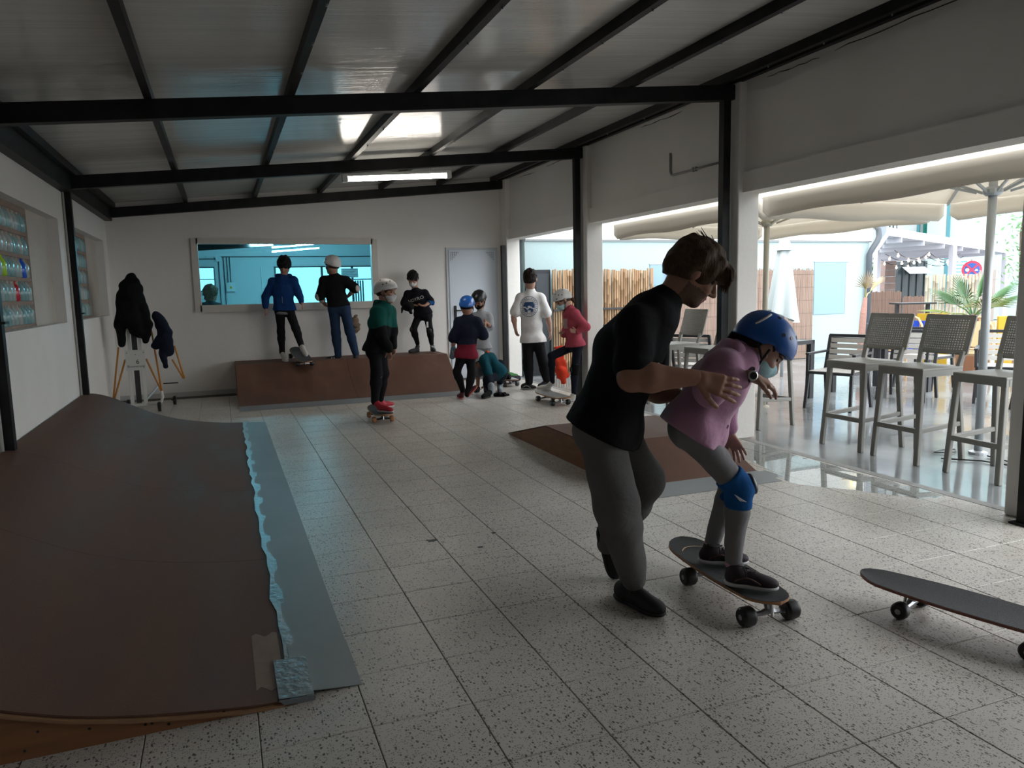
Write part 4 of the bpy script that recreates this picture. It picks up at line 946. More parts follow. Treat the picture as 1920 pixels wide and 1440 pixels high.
MB().lathe((0, 0, 0), (0, 0, 1), [(0, .19), (.32, .22), (.36, .2)], 16).build('pot', M('terracotta', (.35, .17, .10), .8), pm1); MB().lathe((0, 0, .34), (0, 0, 1), [(0, .10), (.35, .12), (.55, .09), (.6, .03)], 10).build('trunk', PTR, pm1)
for d, s_, mt in (((-1, .5, .9), .52, PALM), ((-.5, .3, 1.5), .5, PALM), ((.2, -.2, 1.6), .5, PALM), ((.8, -.6, 1.0), .55, PALM), ((1, -.7, .7), .5, PALM), ((-1.0, .6, .25), .5, PALMY), ((-.4, -.8, .5), .5, PALMY), ((.3, .9, .8), .5, PALM)): fan(pm1, (0, 0, .88), d, s_, mt)
pm2 = thing('young_palm', 'thin young palm with dry fan leaf beside the rain pipe', 'palm', (9.78, 9.3, -.012))
MB().ring([(0, 0, 0), (-.03, 0, .45), (0, 0, .95), (.03, 0, 1.2)], [.06, .055, .05, .03], 8).build('trunk', M('pinkish_trunk', (.42, .24, .20), .9, bump=(30, 1)), pm2); MB().lathe((0, 0, 0), (0, 0, 1), [(0, .16), (.3, .2)], 14).build('pot', ANTH, pm2)
fan(pm2, (.03, 0, 1.18), (.05, 0, 1), .34, PALMD, 17, 2.6, .16); fan(pm2, (.03, 0, 1.2), (.02, .05, 1), .16, PALMY, 9, 1.2, .12); fan(pm2, (.03, 0, 1.18), (.6, -.3, 1), .36, M('palm_pale', (.55, .48, .30), .6), 11, 1.3, .12)
# slim tree at the far right
tr = thing('slim_tree', 'sparse leafy branch at the far right beside the pale building', 'tree', (15.9, 11.0, 0)); MB().ring([(0, 0, 0), (.05, 0, 1.2), (0, .02, 2.4), (.1, 0, 3.2)], [.05, .04, .03, .015], 8).build('trunk', M('bark', (.12, .08, .05), .9), tr)
tl = MB(); rtt = random.Random(9)
for k in range(420):
    p = Vector((rtt.gauss(0, .28), rtt.gauss(0, .28), rtt.uniform(1.3, 3.3))); a = Vector((rtt.uniform(-1, 1), rtt.uniform(-1, 1), rtt.uniform(-1, 1))).normalized()*.06; b = a.orthogonal().normalized()*.022; tl.add([p-a, p+b, p+a, p-b], [(0, 1, 2, 3)])
tag(tl.build('foliage', LEAFL, tr), kind='stuff')
# loose black cable on the wet ground
tag(MB().ring([(5.35, 4.25, .0), (5.55, 4.05, .0), (5.62, 3.72, .0), (5.7, 3.9, .0), (5.75, 4.15, .0)], .006, 6).build('cable', BLACKP), 'thin black cable lying on the wet paving by the stools', 'cable')
cl2 = [(5.62+.11*math.cos(q)*(1+.2*math.sin(3*q)), 4.42+.05*math.sin(q), 0) for q in [k*.35 for k in range(37)]]
tag(MB().ring(cl2, .005, 6).build('coiled_string', BLACKP), 'small tangled black cord on the paving behind the stools', 'cord')
# ================================================================ figures: smooth solids meshed from distance fields
class Field:
    """smooth union of round limbs and ellipsoids, meshed with surface nets"""
    def __init__(s, k=.02): s.p = []; s.k = k; s.cuts = []; s.wr = None
    def limb(s, a, b, r1, r2, k=None): s.p.append(('l', np.array(a, float), np.array(b, float), r1, r2, k or s.k)); return s
    def ell(s, c, rad, ax=None, k=None, sub=False):
        s.p.append(('e', np.array(c, float), np.array(rad, float), np.array(ax if ax is not None else np.eye(3), float), k or s.k, sub)); return s
    def trunk(s, a, b, wa, da, wb, db, side, front, k=None):
        s.p.append(('t', np.array(a, float), np.array(b, float), wa, da, wb, db, np.array(side, float), np.array(front, float), k or s.k)); return s
    def cut(s, c, n, k=.004): s.cuts.append((np.array(c, float), np.array(n, float)/np.linalg.norm(n), k)); return s
    def wrinkle(s, amp, freq, seed=0): s.wr = (amp, freq, seed); return s
    def bounds(s):
        lo = np.full(3, 1e9); hi = -lo
        for q in s.p:
            if q[0] == 'l': pts = [(q[1], q[3]), (q[2], q[4])]
            elif q[0] == 'e':
                if q[5]: continue
                pts = [(q[1], q[2].max())]
            else: pts = [(q[1], max(q[3], q[4])), (q[2], max(q[5], q[6]))]
            for c, r in pts: lo = np.minimum(lo, c-r); hi = np.maximum(hi, c+r)
        return lo, hi
    def mesh_arrays(s, res):
        lo, hi = s.bounds(); pad = 3*res+.012; lo = lo-pad; hi = hi+pad
        n = np.ceil((hi-lo)/res).astype(int)+1
        F = np.full(n, .5, np.float32)
        ax = [lo[i]+res*np.arange(n[i]) for i in range(3)]
        for q in s.p:
            k = q[5] if q[0] == 'l' else (q[4] if q[0] == 'e' else q[9])
            if q[0] == 'l': blo = np.minimum(q[1]-q[3], q[2]-q[4]); bhi = np.maximum(q[1]+q[3], q[2]+q[4])
            elif q[0] == 'e': blo = q[1]-q[2].max(); bhi = q[1]+q[2].max()
            else: m1, m2 = max(q[3], q[4]), max(q[5], q[6]); blo = np.minimum(q[1]-m1, q[2]-m2); bhi = np.maximum(q[1]+m1, q[2]+m2)
            i0 = np.maximum(((blo-k-2*res-.01-lo)/res).astype(int), 0); i1 = np.minimum(((bhi+k+2*res+.01-lo)/res).astype(int)+2, n)
            if (i1 <= i0).any(): continue
            X = ax[0][i0[0]:i1[0], None, None]; Y = ax[1][None, i0[1]:i1[1], None]; Z = ax[2][None, None, i0[2]:i1[2]]
            if q[0] in 'lt':
                a, b = q[1], q[2]; d = b-a; L2 = max(d@d, 1e-9)
                t = np.clip(((X-a[0])*d[0]+(Y-a[1])*d[1]+(Z-a[2])*d[2])/L2, 0, 1)
                ux, uy, uz = X-a[0]-t*d[0], Y-a[1]-t*d[1], Z-a[2]-t*d[2]
                if q[0] == 'l': D = np.sqrt(ux*ux+uy*uy+uz*uz)-(q[3]+(q[4]-q[3])*t)
                else:
                    w = q[3]+(q[5]-q[3])*t; dp = q[4]+(q[6]-q[4])*t; sd, fr = q[7], q[8]; up = np.cross(sd, fr)
                    ps = (ux*sd[0]+uy*sd[1]+uz*sd[2])/w; pf = (ux*fr[0]+uy*fr[1]+uz*fr[2])/dp; pu = (ux*up[0]+uy*up[1]+uz*up[2])/dp
                    D = (np.sqrt(ps*ps+pf*pf+pu*pu)-1)*dp
            else:
                A = q[3]; px, py, pz = X-q[1][0], Y-q[1][1], Z-q[1][2]
                l = [(px*A[i][0]+py*A[i][1]+pz*A[i][2])/q[2][i] for i in range(3)]
                D = (np.sqrt(l[0]**2+l[1]**2+l[2]**2)-1)*q[2].min()
            B = F[i0[0]:i1[0], i0[1]:i1[1], i0[2]:i1[2]]
            if q[0] == 'e' and q[5]:
                h = np.clip(.5-.5*(B+D)/k, 0, 1); B[...] = B*(1-h)+(-D)*h+k*h*(1-h)
            else:
                h = np.clip(.5+.5*(B-D)/k, 0, 1); B[...] = B*(1-h)+D*h-k*h*(1-h)
        if s.wr:
            amp, fq, sd = s.wr; r = np.random.RandomState(sd); X, Y, Z = ax[0][:, None, None], ax[1][None, :, None], ax[2][None, None, :]
            for o in range(9):
                v = r.normal(size=3); v *= fq*r.uniform(.6, 1.7)/np.linalg.norm(v); ph = r.uniform(0, 6)
                F += (amp*.38*np.sin(X*v[0]+Y*v[1]+Z*v[2]+ph)).astype(np.float32)
        for c, nn, k in s.cuts:
            P = (ax[0][:, None, None]-c[0])*nn[0]+(ax[1][None, :, None]-c[1])*nn[1]+(ax[2][None, None, :]-c[2])*nn[2]
            h = np.clip(.5+.5*(P-F)/k, 0, 1); F = F*(1-h)+P*h+k*h*(1-h)
        F = np.maximum(F, -10)
        return nets(F, lo, res)
def nets(F, lo, res):
    S_ = F < 0
    nx, ny, nz = F.shape
    c = np.zeros((nx-1, ny-1, nz-1), np.int8)
    for i in (0, 1):
        for j in (0, 1):
            for k in (0, 1): c += S_[i:nx-1+i, j:ny-1+j, k:nz-1+k]
    act = (c > 0) & (c < 8); idx = np.full(act.shape, -1, np.int64); I = np.argwhere(act); idx[act] = np.arange(len(I))
    acc = np.zeros((len(I), 3)); cnt = np.zeros(len(I)); cor = [(0, 0, 0), (1, 0, 0), (0, 1, 0), (1, 1, 0), (0, 0, 1), (1, 0, 1), (0, 1, 1), (1, 1, 1)]
    val = [F[I[:, 0]+a, I[:, 1]+b, I[:, 2]+d] for a, b, d in cor]
    for a in range(8):
        for b in range(a+1, 8):
            df = np.array(cor[b])-np.array(cor[a])
            if abs(df).sum() != 1: continue
            m = (val[a] < 0) != (val[b] < 0); t = np.where(m, val[a]/np.where(m, val[a]-val[b], 1), 0)
            acc += np.where(m[:, None], np.array(cor[a])+t[:, None]*df, 0); cnt += m
    V = lo+res*(I+acc/cnt[:, None]); faces = []
    for axi in range(3):
        o = [slice(1, -1)]*3
        a = [slice(None)]*3; b = [slice(None)]*3; a[axi] = slice(0, -1); b[axi] = slice(1, None)
        e = S_[tuple(a)] != S_[tuple(b)]; E_ = np.argwhere(e); u, v = (axi+1) % 3, (axi+2) % 3
        E_ = E_[(E_[:, u] > 0) & (E_[:, v] > 0) & (E_[:, u] < F.shape[u]-1) & (E_[:, v] < F.shape[v]-1)]
        def at(du, dv):
            q = E_.copy(); q[:, u] += du; q[:, v] += dv; return idx[q[:, 0], q[:, 1], q[:, 2]]
        Q = np.stack([at(-1, -1), at(0, -1), at(0, 0), at(-1, 0)], 1); flip = S_[E_[:, 0], E_[:, 1], E_[:, 2]]
        Q[~flip] = Q[~flip][:, ::-1]; faces.append(Q)
    Q = np.concatenate(faces); Q = Q[(Q >= 0).all(1)]
    return V, Q
def arr_mesh(name, parts, mats, smooth=True):
    """parts = [(V, Q, material index array or int)]"""
    Vs, Qs, Ms, o = [], [], [], 0
    for V, Q, mi in parts:
        Vs.append(V); Qs.append(Q+o); o += len(V); Ms.append(np.full(len(Q), mi) if np.isscalar(mi) else mi)
    V = np.concatenate(Vs); Q = np.concatenate(Qs); mi = np.concatenate(Ms)
    me = bpy.data.meshes.new(name); me.vertices.add(len(V)); me.vertices.foreach_set('co', V.astype(np.float32).ravel())
    me.loops.add(Q.size); me.loops.foreach_set('vertex_index', Q.astype(np.int32).ravel())
    me.polygons.add(len(Q)); me.polygons.foreach_set('loop_start', np.arange(0, Q.size, 4, dtype=np.int32)); me.polygons.foreach_set('material_index', mi.astype(np.int32))
    me.polygons.foreach_set('use_smooth', np.ones(len(Q), bool))
    for m in mats: me.materials.append(m)
    me.update(calc_edges=True); me.validate()
    return me

def nrm(v): v = np.array(v, float); return v/np.linalg.norm(v)
def frame_head(f, u):
    f = nrm(f); u = np.array(u, float); u = nrm(u-f*(u@f)); s_ = np.cross(f, u); return s_, f, u     # right side, forward, up
class Head:
    def __init__(s, c, f, u, hs): s.c = np.array(c, float); s.A = np.array(frame_head(f, u)); s.h = hs
    def w(s, x, y, z): return s.c+s.h*(s.A[0]*x+s.A[1]*y+s.A[2]*z)
def head_field(F, H, face=True, nose=1.):
    h = H.h; A = H.A
    F.ell(H.w(0, -.014, .032), np.array((.073, .094, .083))*h, A, .02); F.ell(H.w(0, .022, -.040), np.array((.056, .066, .072))*h, A, .03)
    F.ell(H.w(0, .058, -.094), np.array((.026, .024, .020))*h, A, .025); F.ell(H.w(0, -.02, -.05), np.array((.058, .06, .06))*h, A, .03)
    if face:
        F.ell(H.w(0, .074, .020), np.array((.046, .018, .011))*h, A, .012)
        for sx in (-1, 1):
            F.ell(H.w(sx*.031, .094, .003), np.array((.017, .014, .010))*h, A, .008, True)
            F.ell(H.w(sx*.034, .062, -.030), np.array((.020, .020, .016))*h, A, .02)
            F.ell(H.w(sx*.075, -.008, -.008), np.array((.009, .020, .031))*h, A, .006)
            F.ell(H.w(sx*.010, .094, -.036), np.array((.009, .011, .007))*h, A, .006)
        F.limb(H.w(0, .084, .010), H.w(0, .108*nose, -.028), .007*h, .0115*h, .008); F.ell(H.w(0, .105*nose, -.032), np.array((.011, .012, .009))*h, A, .006)
        F.ell(H.w(0, .084, -.058), np.array((.022, .011, .006))*h, A, .006); F.ell(H.w(0, .081, -.071), np.array((.019, .011, .006))*h, A, .006)
        F.ell(H.w(0, .093, -.0645), np.array((.017, .010, .0022))*h, A, .003, True)
def hand_arrays(W, G, nvec, sgn, size, curl=.5, spread=.12, res=.004, thumb=.6, fold=None):
    """W wrist, G fingertip direction target, nvec palm normal (palm side), sgn +1 thumb on side = cross(d, n)"""
    d = nrm(np.array(G)-np.array(W)); n = np.array(nvec, float); n = nrm(n-d*(n@d)); s_ = np.cross(d, n)*sgn; W = np.array(W, float)
    F = Field(.008); z = size
    F.limb(W-d*.02*z, W+d*.02*z, .024*z, .024*z)
    for q in (-.026, -.009, .009, .026): F.limb(W+d*.015*z+s_*q*.5*z, W+d*.082*z+s_*q*z, .0155*z, .0125*z, .012)
    for i, (q, L, r) in enumerate(((.028, .072, .0088), (.0095, .080, .0092), (-.0095, .074, .0088), (-.027, .058, .0078))):
        b = W+d*.085*z+s_*q*z; a0 = spread*(q/.028); c_ = curl if fold is None else fold[i]
        for j, fr in enumerate((.45, .31, .24)):
            ang = c_*(.45+.55*j) if j else c_*.5
            ang = c_*(.5, 1.25, 1.9)[j]
            dr = d*math.cos(ang)+n*math.sin(ang)+s_*math.sin(a0)*(1 if j == 0 else .7)
            e = b+nrm(dr)*L*fr*z; F.limb(b, e, r*z*(1-.08*j), r*z*(1-.08*(j+1)), .004); b = e
    b = W+d*.025*z+s_*.022*z
    for j, (L, r) in enumerate(((.042, .0125), (.032, .0100), (.026, .0088))):
        ang = thumb*(1-.28*j); dr = d*math.cos(ang)+s_*math.sin(ang)+n*(.25+.15*j); e = b+nrm(dr)*L*z; F.limb(b, e, r*z, r*z*.92, .006); b = e
    return F.mesh_arrays(res)

SKIN = M('skin', (.36, .19, .13), .5, spec=.35, noise=(25, (.31, .155, .105), .25)); SKIN2 = M('skin_light', (.42, .25, .19), .5, spec=.35, noise=(25, (.37, .21, .155), .25))
EYE = M('eye_dark', (.02, .015, .012), .2); LIP = M('lip', (.33, .13, .11), .45); BROW = M('brow_hair', (.05, .03, .02), .8); BEARD = M('stubbled_skin', (.16, .085, .058), .7, noise=(200, (.09, .05, .035), .2))
def cloth(name, col, var=.8, rough=.9, sheen=.0, bumps=(160, .25)):
    def fn(nt, N, L, b):
        b.inputs['Roughness'].default_value = rough; b.inputs['Specular IOR Level'].default_value = .12; b.inputs['Sheen Weight'].default_value = sheen
        g = N.new('ShaderNodeTexCoord'); n = N.new('ShaderNodeTexNoise'); n.inputs['Scale'].default_value = 7; n.inputs['Detail'].default_value = 5; L.new(g.outputs['Object'], n.inputs['Vector'])
        r = ramp(N, [(.25, col), (.75, tuple(c*var for c in col))]); L.new(n.outputs['Fac'], r.inputs[0]); L.new(r.outputs[0], b.inputs['Base Color'])
        # folds: a slow, warped wave; weave: fine noise
        w_ = N.new('ShaderNodeTexNoise'); w_.inputs['Scale'].default_value = 9; w_.inputs['Detail'].default_value = 3; w_.inputs['Distortion'].default_value = .35; L.new(g.outputs['Object'], w_.inputs['Vector'])
        f = N.new('ShaderNodeTexNoise'); f.inputs['Scale'].default_value = bumps[0]*2; L.new(g.outputs['Object'], f.inputs['Vector'])
        b1 = N.new('ShaderNodeBump'); b1.inputs['Strength'].default_value = .5; b1.inputs['Distance'].default_value = .025; L.new(w_.outputs['Fac'], b1.inputs['Height'])
        b2 = N.new('ShaderNodeBump'); b2.inputs['Strength'].default_value = bumps[1]; b2.inputs['Distance'].default_value = .004; L.new(f.outputs['Fac'], b2.inputs['Height']); L.new(b1.outputs[0], b2.inputs['Normal']); L.new(b2.outputs[0], b.inputs['Normal'])
    return node_mat(name, fn)

def person(label, J, s, hs, parts, res=.010, skin=SKIN, face=True, hands=(dict(), dict()), nose=1., eyes=True, armk=1., beard=False):
    J = {k: np.array(v, float) for k, v in J.items()}
    base = (J['AR']+J['AL'])/2; t = thing('person', label, 'person', (base[0], base[1], min(J['TR'][2], J['TL'][2])-.03)); off = np.array(t.location)
    for k in J:
        if k not in ('front', 'hf', 'hu'): J[k] = J[k]-off
    for q in 'RL': J['S'+q] = J['C']*.12+J['N']*.08+J['S'+q]*.80
    hs = hs*1.07
    fr = nrm(J['front']); side = nrm(J['SR']-J['SL']); axis = nrm(J['N']-J['P']); fr = nrm(fr-axis*(fr@axis)); sd = np.cross(axis, fr)
    if sd@side < 0: sd = -sd
    H = Head(J['H'], J['hf'], J['hu'], hs)
    ctx = dict(J=J, s=s, H=H, fr=fr, sd=sd, axis=axis, t=t, res=res, off=off)
    B = Field(.02); trunk_prims(B, ctx, 0)
    for q in 'RL':
        B.limb(J['S'+q], J['E'+q], .047*s*armk, .040*s*armk); B.limb(J['E'+q], J['E'+q]*.7+J['W'+q]*.3, .041*s*armk, .043*s*armk); B.limb(J['E'+q]*.7+J['W'+q]*.3, J['W'+q], .043*s*armk, .027*s*(.5+.5*armk))
        B.limb(J['H'+q]*.85+J['P']*.15, J['K'+q], .068*s, .050*s, .03); B.limb(J['K'+q], J['A'+q], .050*s, .034*s)
    B.limb(J['N'], H.w(0, -.018, -.05), .056*s, .052*hs*.95, .03)
    head_field(B, H, face, nose)
    V, Q = B.mesh_arrays(res); mi = np.zeros(len(Q), int)
    lc = (V[Q].mean(1)-H.c)@H.A.T/H.h
    mi[(abs(lc[:, 0]) < .024) & (lc[:, 1] > .074) & (lc[:, 2] < -.051) & (lc[:, 2] > -.078)] = 2
    mi[(abs(abs(lc[:, 0])-.032) < .018) & (lc[:, 1] > .06) & (lc[:, 2] > .014) & (lc[:, 2] < .022)] = 3
    if beard: mi[(lc[:, 2] < -.046+.35*np.maximum(0, .03-lc[:, 1])*0) & (lc[:, 1] > -.012) & (lc[:, 2] > -.125) & (mi == 0) & ~((abs(lc[:, 0]) < .012) & (lc[:, 2] > -.05))] = 4
    arrs = [(V, Q, mi)]
    if eyes:
        for sx in (-1, 1):
            e = Field().ell(H.w(sx*.031, .0670, .002), np.array((.0115,)*3)*hs, H.A); a = e.mesh_arrays(.003); arrs.append((*a, 1))
    for q, hd in zip('RL', hands):
        n_ = hd.get('n', -axis*0+np.cross(nrm(J['G'+q]-J['W'+q]), fr)); arrs.append((*hand_arrays(J['W'+q], J['G'+q], n_, hd.get('sgn', 1), hd.get('size', .95*s), hd.get('curl', .45), hd.get('spread', .12), hd.get('res', max(.004, res*.55)), hd.get('thumb', .6), hd.get('fold')), 0))
    obj('body', arr_mesh('body', arrs, [skin, EYE, LIP, BROW, BEARD]), t)
    for fn, kw in parts: fn(ctx, **kw)
    return t
def trunk_prims(F, c, g, hem=None, wide=1., deep=1.):
    J, s, fr, sd = c['J'], c['s'], c['fr'], c['sd']; P, C, N = J['P'], J['C'], J['N']; w = wide
    up = C*.35+N*.65
    e = s*deep
    F.trunk(P, (P+C)/2, .150*s*w+g, .105*e+g, .135*s*w+g, .098*e+g, sd, fr, .03); F.trunk((P+C)/2, C, .135*s*w+g, .098*e+g, .155*s*w+g, .108*e+g, sd, fr, .03)
    F.trunk(C, up, .155*s*w+g, .108*e+g, .125*s*w+g, .085*e+g, sd, fr, .03)
    for q in 'RL': F.limb(up, J['S'+q], .068*s+g, .054*s+g, .035); F.limb(C, J['S'+q], .06*s+g, .05*s+g, .04)
    F.limb(up, N, .07*s+g, .052*s+g, .03)
def add(c, name, F, mat, res=None, parent=None, pick=None):
    """mesh a field; pick(points)-> material index when mat is a list"""
    V, Q = F.mesh_arrays(res or c['res']); mats = mat if isinstance(mat, (list, tuple)) else [mat]
    mi = 0 if pick is None else pick(V[Q].mean(1)).astype(int)
    return obj(name, arr_mesh(name, [(V, Q, mi)], mats), parent or c['t'])
# ---- clothing
def top(c, mat, sleeve=.6, g=.014, hem=.10, wide=1., wr=(.003, 38, 1), name='shirt', pick=None, hemtilt=(0, 0, 0), cuff=1., collar=True, loose=0., bag=None, armg=.012, deep=1.):
    J, s = c['J'], c['s']; F = Field(.03); trunk_prims(F, c, g, wide=wide, deep=deep); ax = c['axis']
    bot = J['P']-ax*(hem+.06)*s; F.trunk(J['P'], bot, .152*s*wide+g+loose, .112*s*deep+g+loose, .158*s*wide+g+loose, .118*s*deep+g+loose, c['sd'], c['fr'], .03)
    for q in 'RL':
        S_, E, W_ = J['S'+q], J['E'+q], J['W'+q]
        if sleeve <= 1:
            e = S_+(E-S_)*(sleeve+.12); F.limb(S_, e, .055*s+g, .053*s+g+armg, .03)
        else:
            F.limb(S_, E, .055*s+g, .047*s+g, .03); F.limb(E, E+(W_-E)*(sleeve-1+.06), .047*s+g, .030*s+g*.6+cuff*.004, .02)
    if hem >= .03:
        for q in 'RL': F.ell(J['H'+q]*.8+J['P']*.2, np.array((.094, .094, .10))*s+g*.9+loose*.6, k=.05)
    for extra in (bag or []): F.ell(*extra) if len(extra) < 4 else F.ell(extra[0], extra[1], extra[2], extra[3])
    F.wrinkle(*wr)
    n = -ax+np.array(hemtilt); F.cut(J['P']-ax*hem*s, n)
    if sleeve > 1:
        for q in 'RL':
            pass
    o = add(c, name, F, mat, pick=pick)
    # sleeve ends are trimmed straight
    return o
def trousers(c, mat, g=.010, end=.92, wr=(.003, 34, 2), name='trousers', loose=0., pick=None, lg=0.):
    J, s = c['J'], c['s']; F = Field(.025); ax = c['axis']
    F.trunk(J['P']-ax*.02*s, J['P']+ax*.07*s, .150*s+g, .112*s+g, .142*s+g, .104*s+g, c['sd'], c['fr'], .03)
    for q in 'RL':
        H_, K, A = J['H'+q], J['K'+q], J['A'+q]; bk = c['fr']*-.02*s
        F.limb(H_*.9+J['P']*.1, K, .078*s+g*.9+loose*.3, .058*s+g+loose, .03); F.ell(H_*.85+J['P']*.15+bk, np.array((.086, .086, .092))*s+g*.7, k=.03)
        e = K+(A-K)*end; m = K+(A-K)*.3; F.limb(K, m, .058*s+g+loose, .056*s+g+loose, .03); F.limb(m, e, .056*s+g+loose, .038*s+g+loose*.7+lg, .02)
    F.wrinkle(*wr); return add(c, name, F, mat, pick=pick)
def shoes(c, mat, sole, L=.25, res=None, high=.0, lace=None, only='RL', k=1., stripe=None, flatfeet='RL'):
    J, s = c['J'], c['s']
    for q in only:
        A, T = J['A'+q], J['T'+q]; d0 = T-A; sh = J['K'+q]-A
        d = d0; ln = L*s*k
        d = nrm(d0); u = nrm(sh); u = u-d*(u@d); u = nrm(u)
        # the sole line runs from toe tip back to the heel; it lies flat when the foot does
        flat = nrm(np.array((d0[0], d0[1], 0))) if q in flatfeet else d
        if abs(flat[2]) < 1e-6: u = np.array((0, 0, 1.)); d = flat
        else: d = flat
        w = np.cross(d, u); toe = T; heel = toe-d*ln*.86; r0 = .032*s*k
        F = Field(.015); z0 = u*(.006)*s
        F.ell(toe-d*.045*s*k+u*.004, np.array((.075*k, .046*k, .034*k))*s, (d, w, u)); F.ell(toe-d*ln*.45+u*.016*s, np.array((.095*k, .042*k, .044*k))*s, (d, w, u)); F.ell(heel+d*.03*s*k+u*.015*s, np.array((.052*k, .040*k, .050*k))*s, (d, w, u))
        F.limb(heel+d*.055*s*k+u*.02*s, A*.75+(heel+d*.06*s)*.25+u*(.012+high)*s, .042*s*k, .046*s*k, .02)
        F.cut(toe-u*.022*s, -u, .003)
        o = add(c, 'shoe', F, mat, res)
        G_ = Field(.012); G_.ell(toe-d*.05*s*k-u*.016*s, np.array((.080*k, .050*k, .024))*s, (d, w, u)); G_.ell(toe-d*ln*.5-u*.016*s, np.array((.10*k, .043*k, .024))*s, (d, w, u)); G_.ell(heel+d*.035*s*k-u*.014*s, np.array((.060*k, .044*k, .026))*s, (d, w, u))
        G_.cut(toe-u*.034*s, -u, .003); G_.cut(toe-u*.008*s, u, .003)
        add(c, 'sole', G_, sole, res, o)
        if lace is not None:
            m = MB(); up0 = toe-d*ln*.34+u*.050*s
            for i in range(4):
                p = up0-d*.022*s*i+u*.009*s*i; m.ring([p-w*.022*s, p+u*.006, p+w*.022*s], .0028, 5)
            p = up0-d*.075*s+u*.034*s
            m.ring([p+(d*math.cos(a)*.045+w*(.030+.02*math.sin(a))+u*(.012*math.sin(a)))*s*k for a in np.linspace(0, 6.0, 14)], .0024, 5); m.ring([p, p+d*.02+w*.03-u*.01, p+d*.03+w*.04-u*.045], .0024, 5)
            m.build('lace', lace, o)
        if stripe is not None:
            m = MB()
            for sg in (-1, 1):
                pts = [toe-d*ln*(.22+.5*t_)+u*(.004+.030*math.sin(t_*3.0))*s+w*sg*(.0475+.004*math.sin(t_*3))*s*k for t_ in np.linspace(0, 1, 9)]
                m.ring(pts, .0045*s, 5)
            m.build('side_stripe', stripe, o)
def hair(c, mat, fringe=.045, back=-.05, grow=.014, wr=(.004, 120, 3), extra=(), sidez=-.02, res=None):
    H = c['H']; h = H.h; F = Field(.012); A = H.A
    F.ell(H.w(0, -.016, .036), np.array((.073+grow, .092+grow, .084+grow))*h, A); F.ell(H.w(0, -.045, -.005), np.array((.070+grow*.7, .062+grow, .075))*h, A)
    F.ell(H.w(0, .055+.0, .060), np.array((.060+grow*.5, .045+grow*.6, .036+grow*.4))*h, A)
    for e in extra: F.ell(H.w(*e[0]), np.array(e[1])*h, A if len(e) < 3 else np.array(e[2])@A, .012)
    F.wrinkle(*wr)
    # carve out the face and the nape
    F.ell(H.w(0, .105, -.052), np.array((.066, .075, .052+fringe))*h, A, .008, True); F.cut(H.w(0, -.06, back), -H.A[2]*1.0+H.A[1]*.25)
    return add(c, 'hair', F, mat, res or min(c['res'], .008))
def helmet(c, mat, k=1., vents=BLACKP, tilt=.0, strap=True, res=None, stripe=None, low=0.):
    H = c['H']; h = H.h*k; F = Field(.006); A = H.A
    cc = (0, -.012, .040)
    F.ell(H.w(*cc), np.array((.098, .124, .097))*h, A); F.ell(H.w(0, -.07, .005), np.array((.085, .068, .085))*h, A, .02)
    F.cut(H.w(0, .0, .006-low), -(A[2])+A[1]*(.36+tilt), .004)
    F.ell(H.w(0, -.012, .018), np.array((.083, .110, .094))*h, A, .004, True)
    for sx in (-1, 1): F.ell(H.w(sx*.098, .012, -.022), np.array((.03, .034, .040))*h, A, .006, True)
    o = add(c, 'helmet', F, mat, res or min(c['res'], .007))
    m = MB()
    for sx in (-1, 1):
        for (a, b) in ((.35, .55), (.55, 1.0), (-.3, .9), (.1, .35)):
            dv_ = nrm(np.array((sx*math.cos(a)*math.cos(b), math.sin(a)*1.1, math.sin(b)))); p = H.w(cc[0], cc[1], cc[2])+h*(A[0]*dv_[0]*.0985+A[1]*dv_[1]*.1245+A[2]*dv_[2]*.0975)
            nn_ = nrm(A[0]*dv_[0]/.098+A[1]*dv_[1]/.124+A[2]*dv_[2]/.097); m.lathe(tuple(p-nn_*.002), tuple(nn_), [(0, .0075*h), (.003, .0075*h)], 8)
    m.build('vent_hole', vents, o)
    if stripe is not None:
        m = MB(); pts = []
        for t_ in np.linspace(-.1, .58, 10):
            y_ = -.68+.18*(t_+.1); dv_ = np.array((math.sqrt(max(0., 1-y_*y_-t_*t_)), y_, t_)); pts.append(H.w(*cc)+h*(A[0]*dv_[0]*.0985+A[1]*dv_[1]*.1245+A[2]*dv_[2]*.0975)*1.03)
        m.ring([tuple(p) for p in pts], .0055, 6); m.build('reflective_line', stripe, o)
    if strap:
        m = MB()
        for sx in (-1, 1):
            m.ring([tuple(H.w(sx*.082, .01, -.0)), tuple(H.w(sx*.078, .02, -.05)), tuple(H.w(sx*.045, .045, -.105)), tuple(H.w(0, .055, -.120))], .0045*h, 5); m.ring([tuple(H.w(sx*.082, -.05, -.01)), tuple(H.w(sx*.078, .02, -.05))], .0045*h, 5)
        m.build('chin_strap', BLACKP, o)
    return o
def mask(c, mat, res=None):
    H = c['H']; F = Field(.006); A = H.A
    F.ell(H.w(0, .038, -.055), np.array((.060, .068, .056))*H.h, A); F.ell(H.w(0, .088, -.036), np.array((.018, .030, .024))*H.h, A, .02)
    F.cut(H.w(0, .06, -.014), A[2]-A[1]*.25); F.cut(H.w(0, .06, -.103), -A[2]); F.cut(H.w(0, .018, 0), -A[1])
    o = add(c, 'face_mask', F, mat, res or min(c['res'], .006)); m = MB()
    for sx in (-1, 1): m.ring([tuple(H.w(sx*.056, .035, -.03)), tuple(H.w(sx*.078, -.005, .01)), tuple(H.w(sx*.080, -.018, -.02)), tuple(H.w(sx*.054, .03, -.085))], .0016, 5)
    m.build('ear_loop', M('mask_loop', (.7, .7, .7), .7), o)
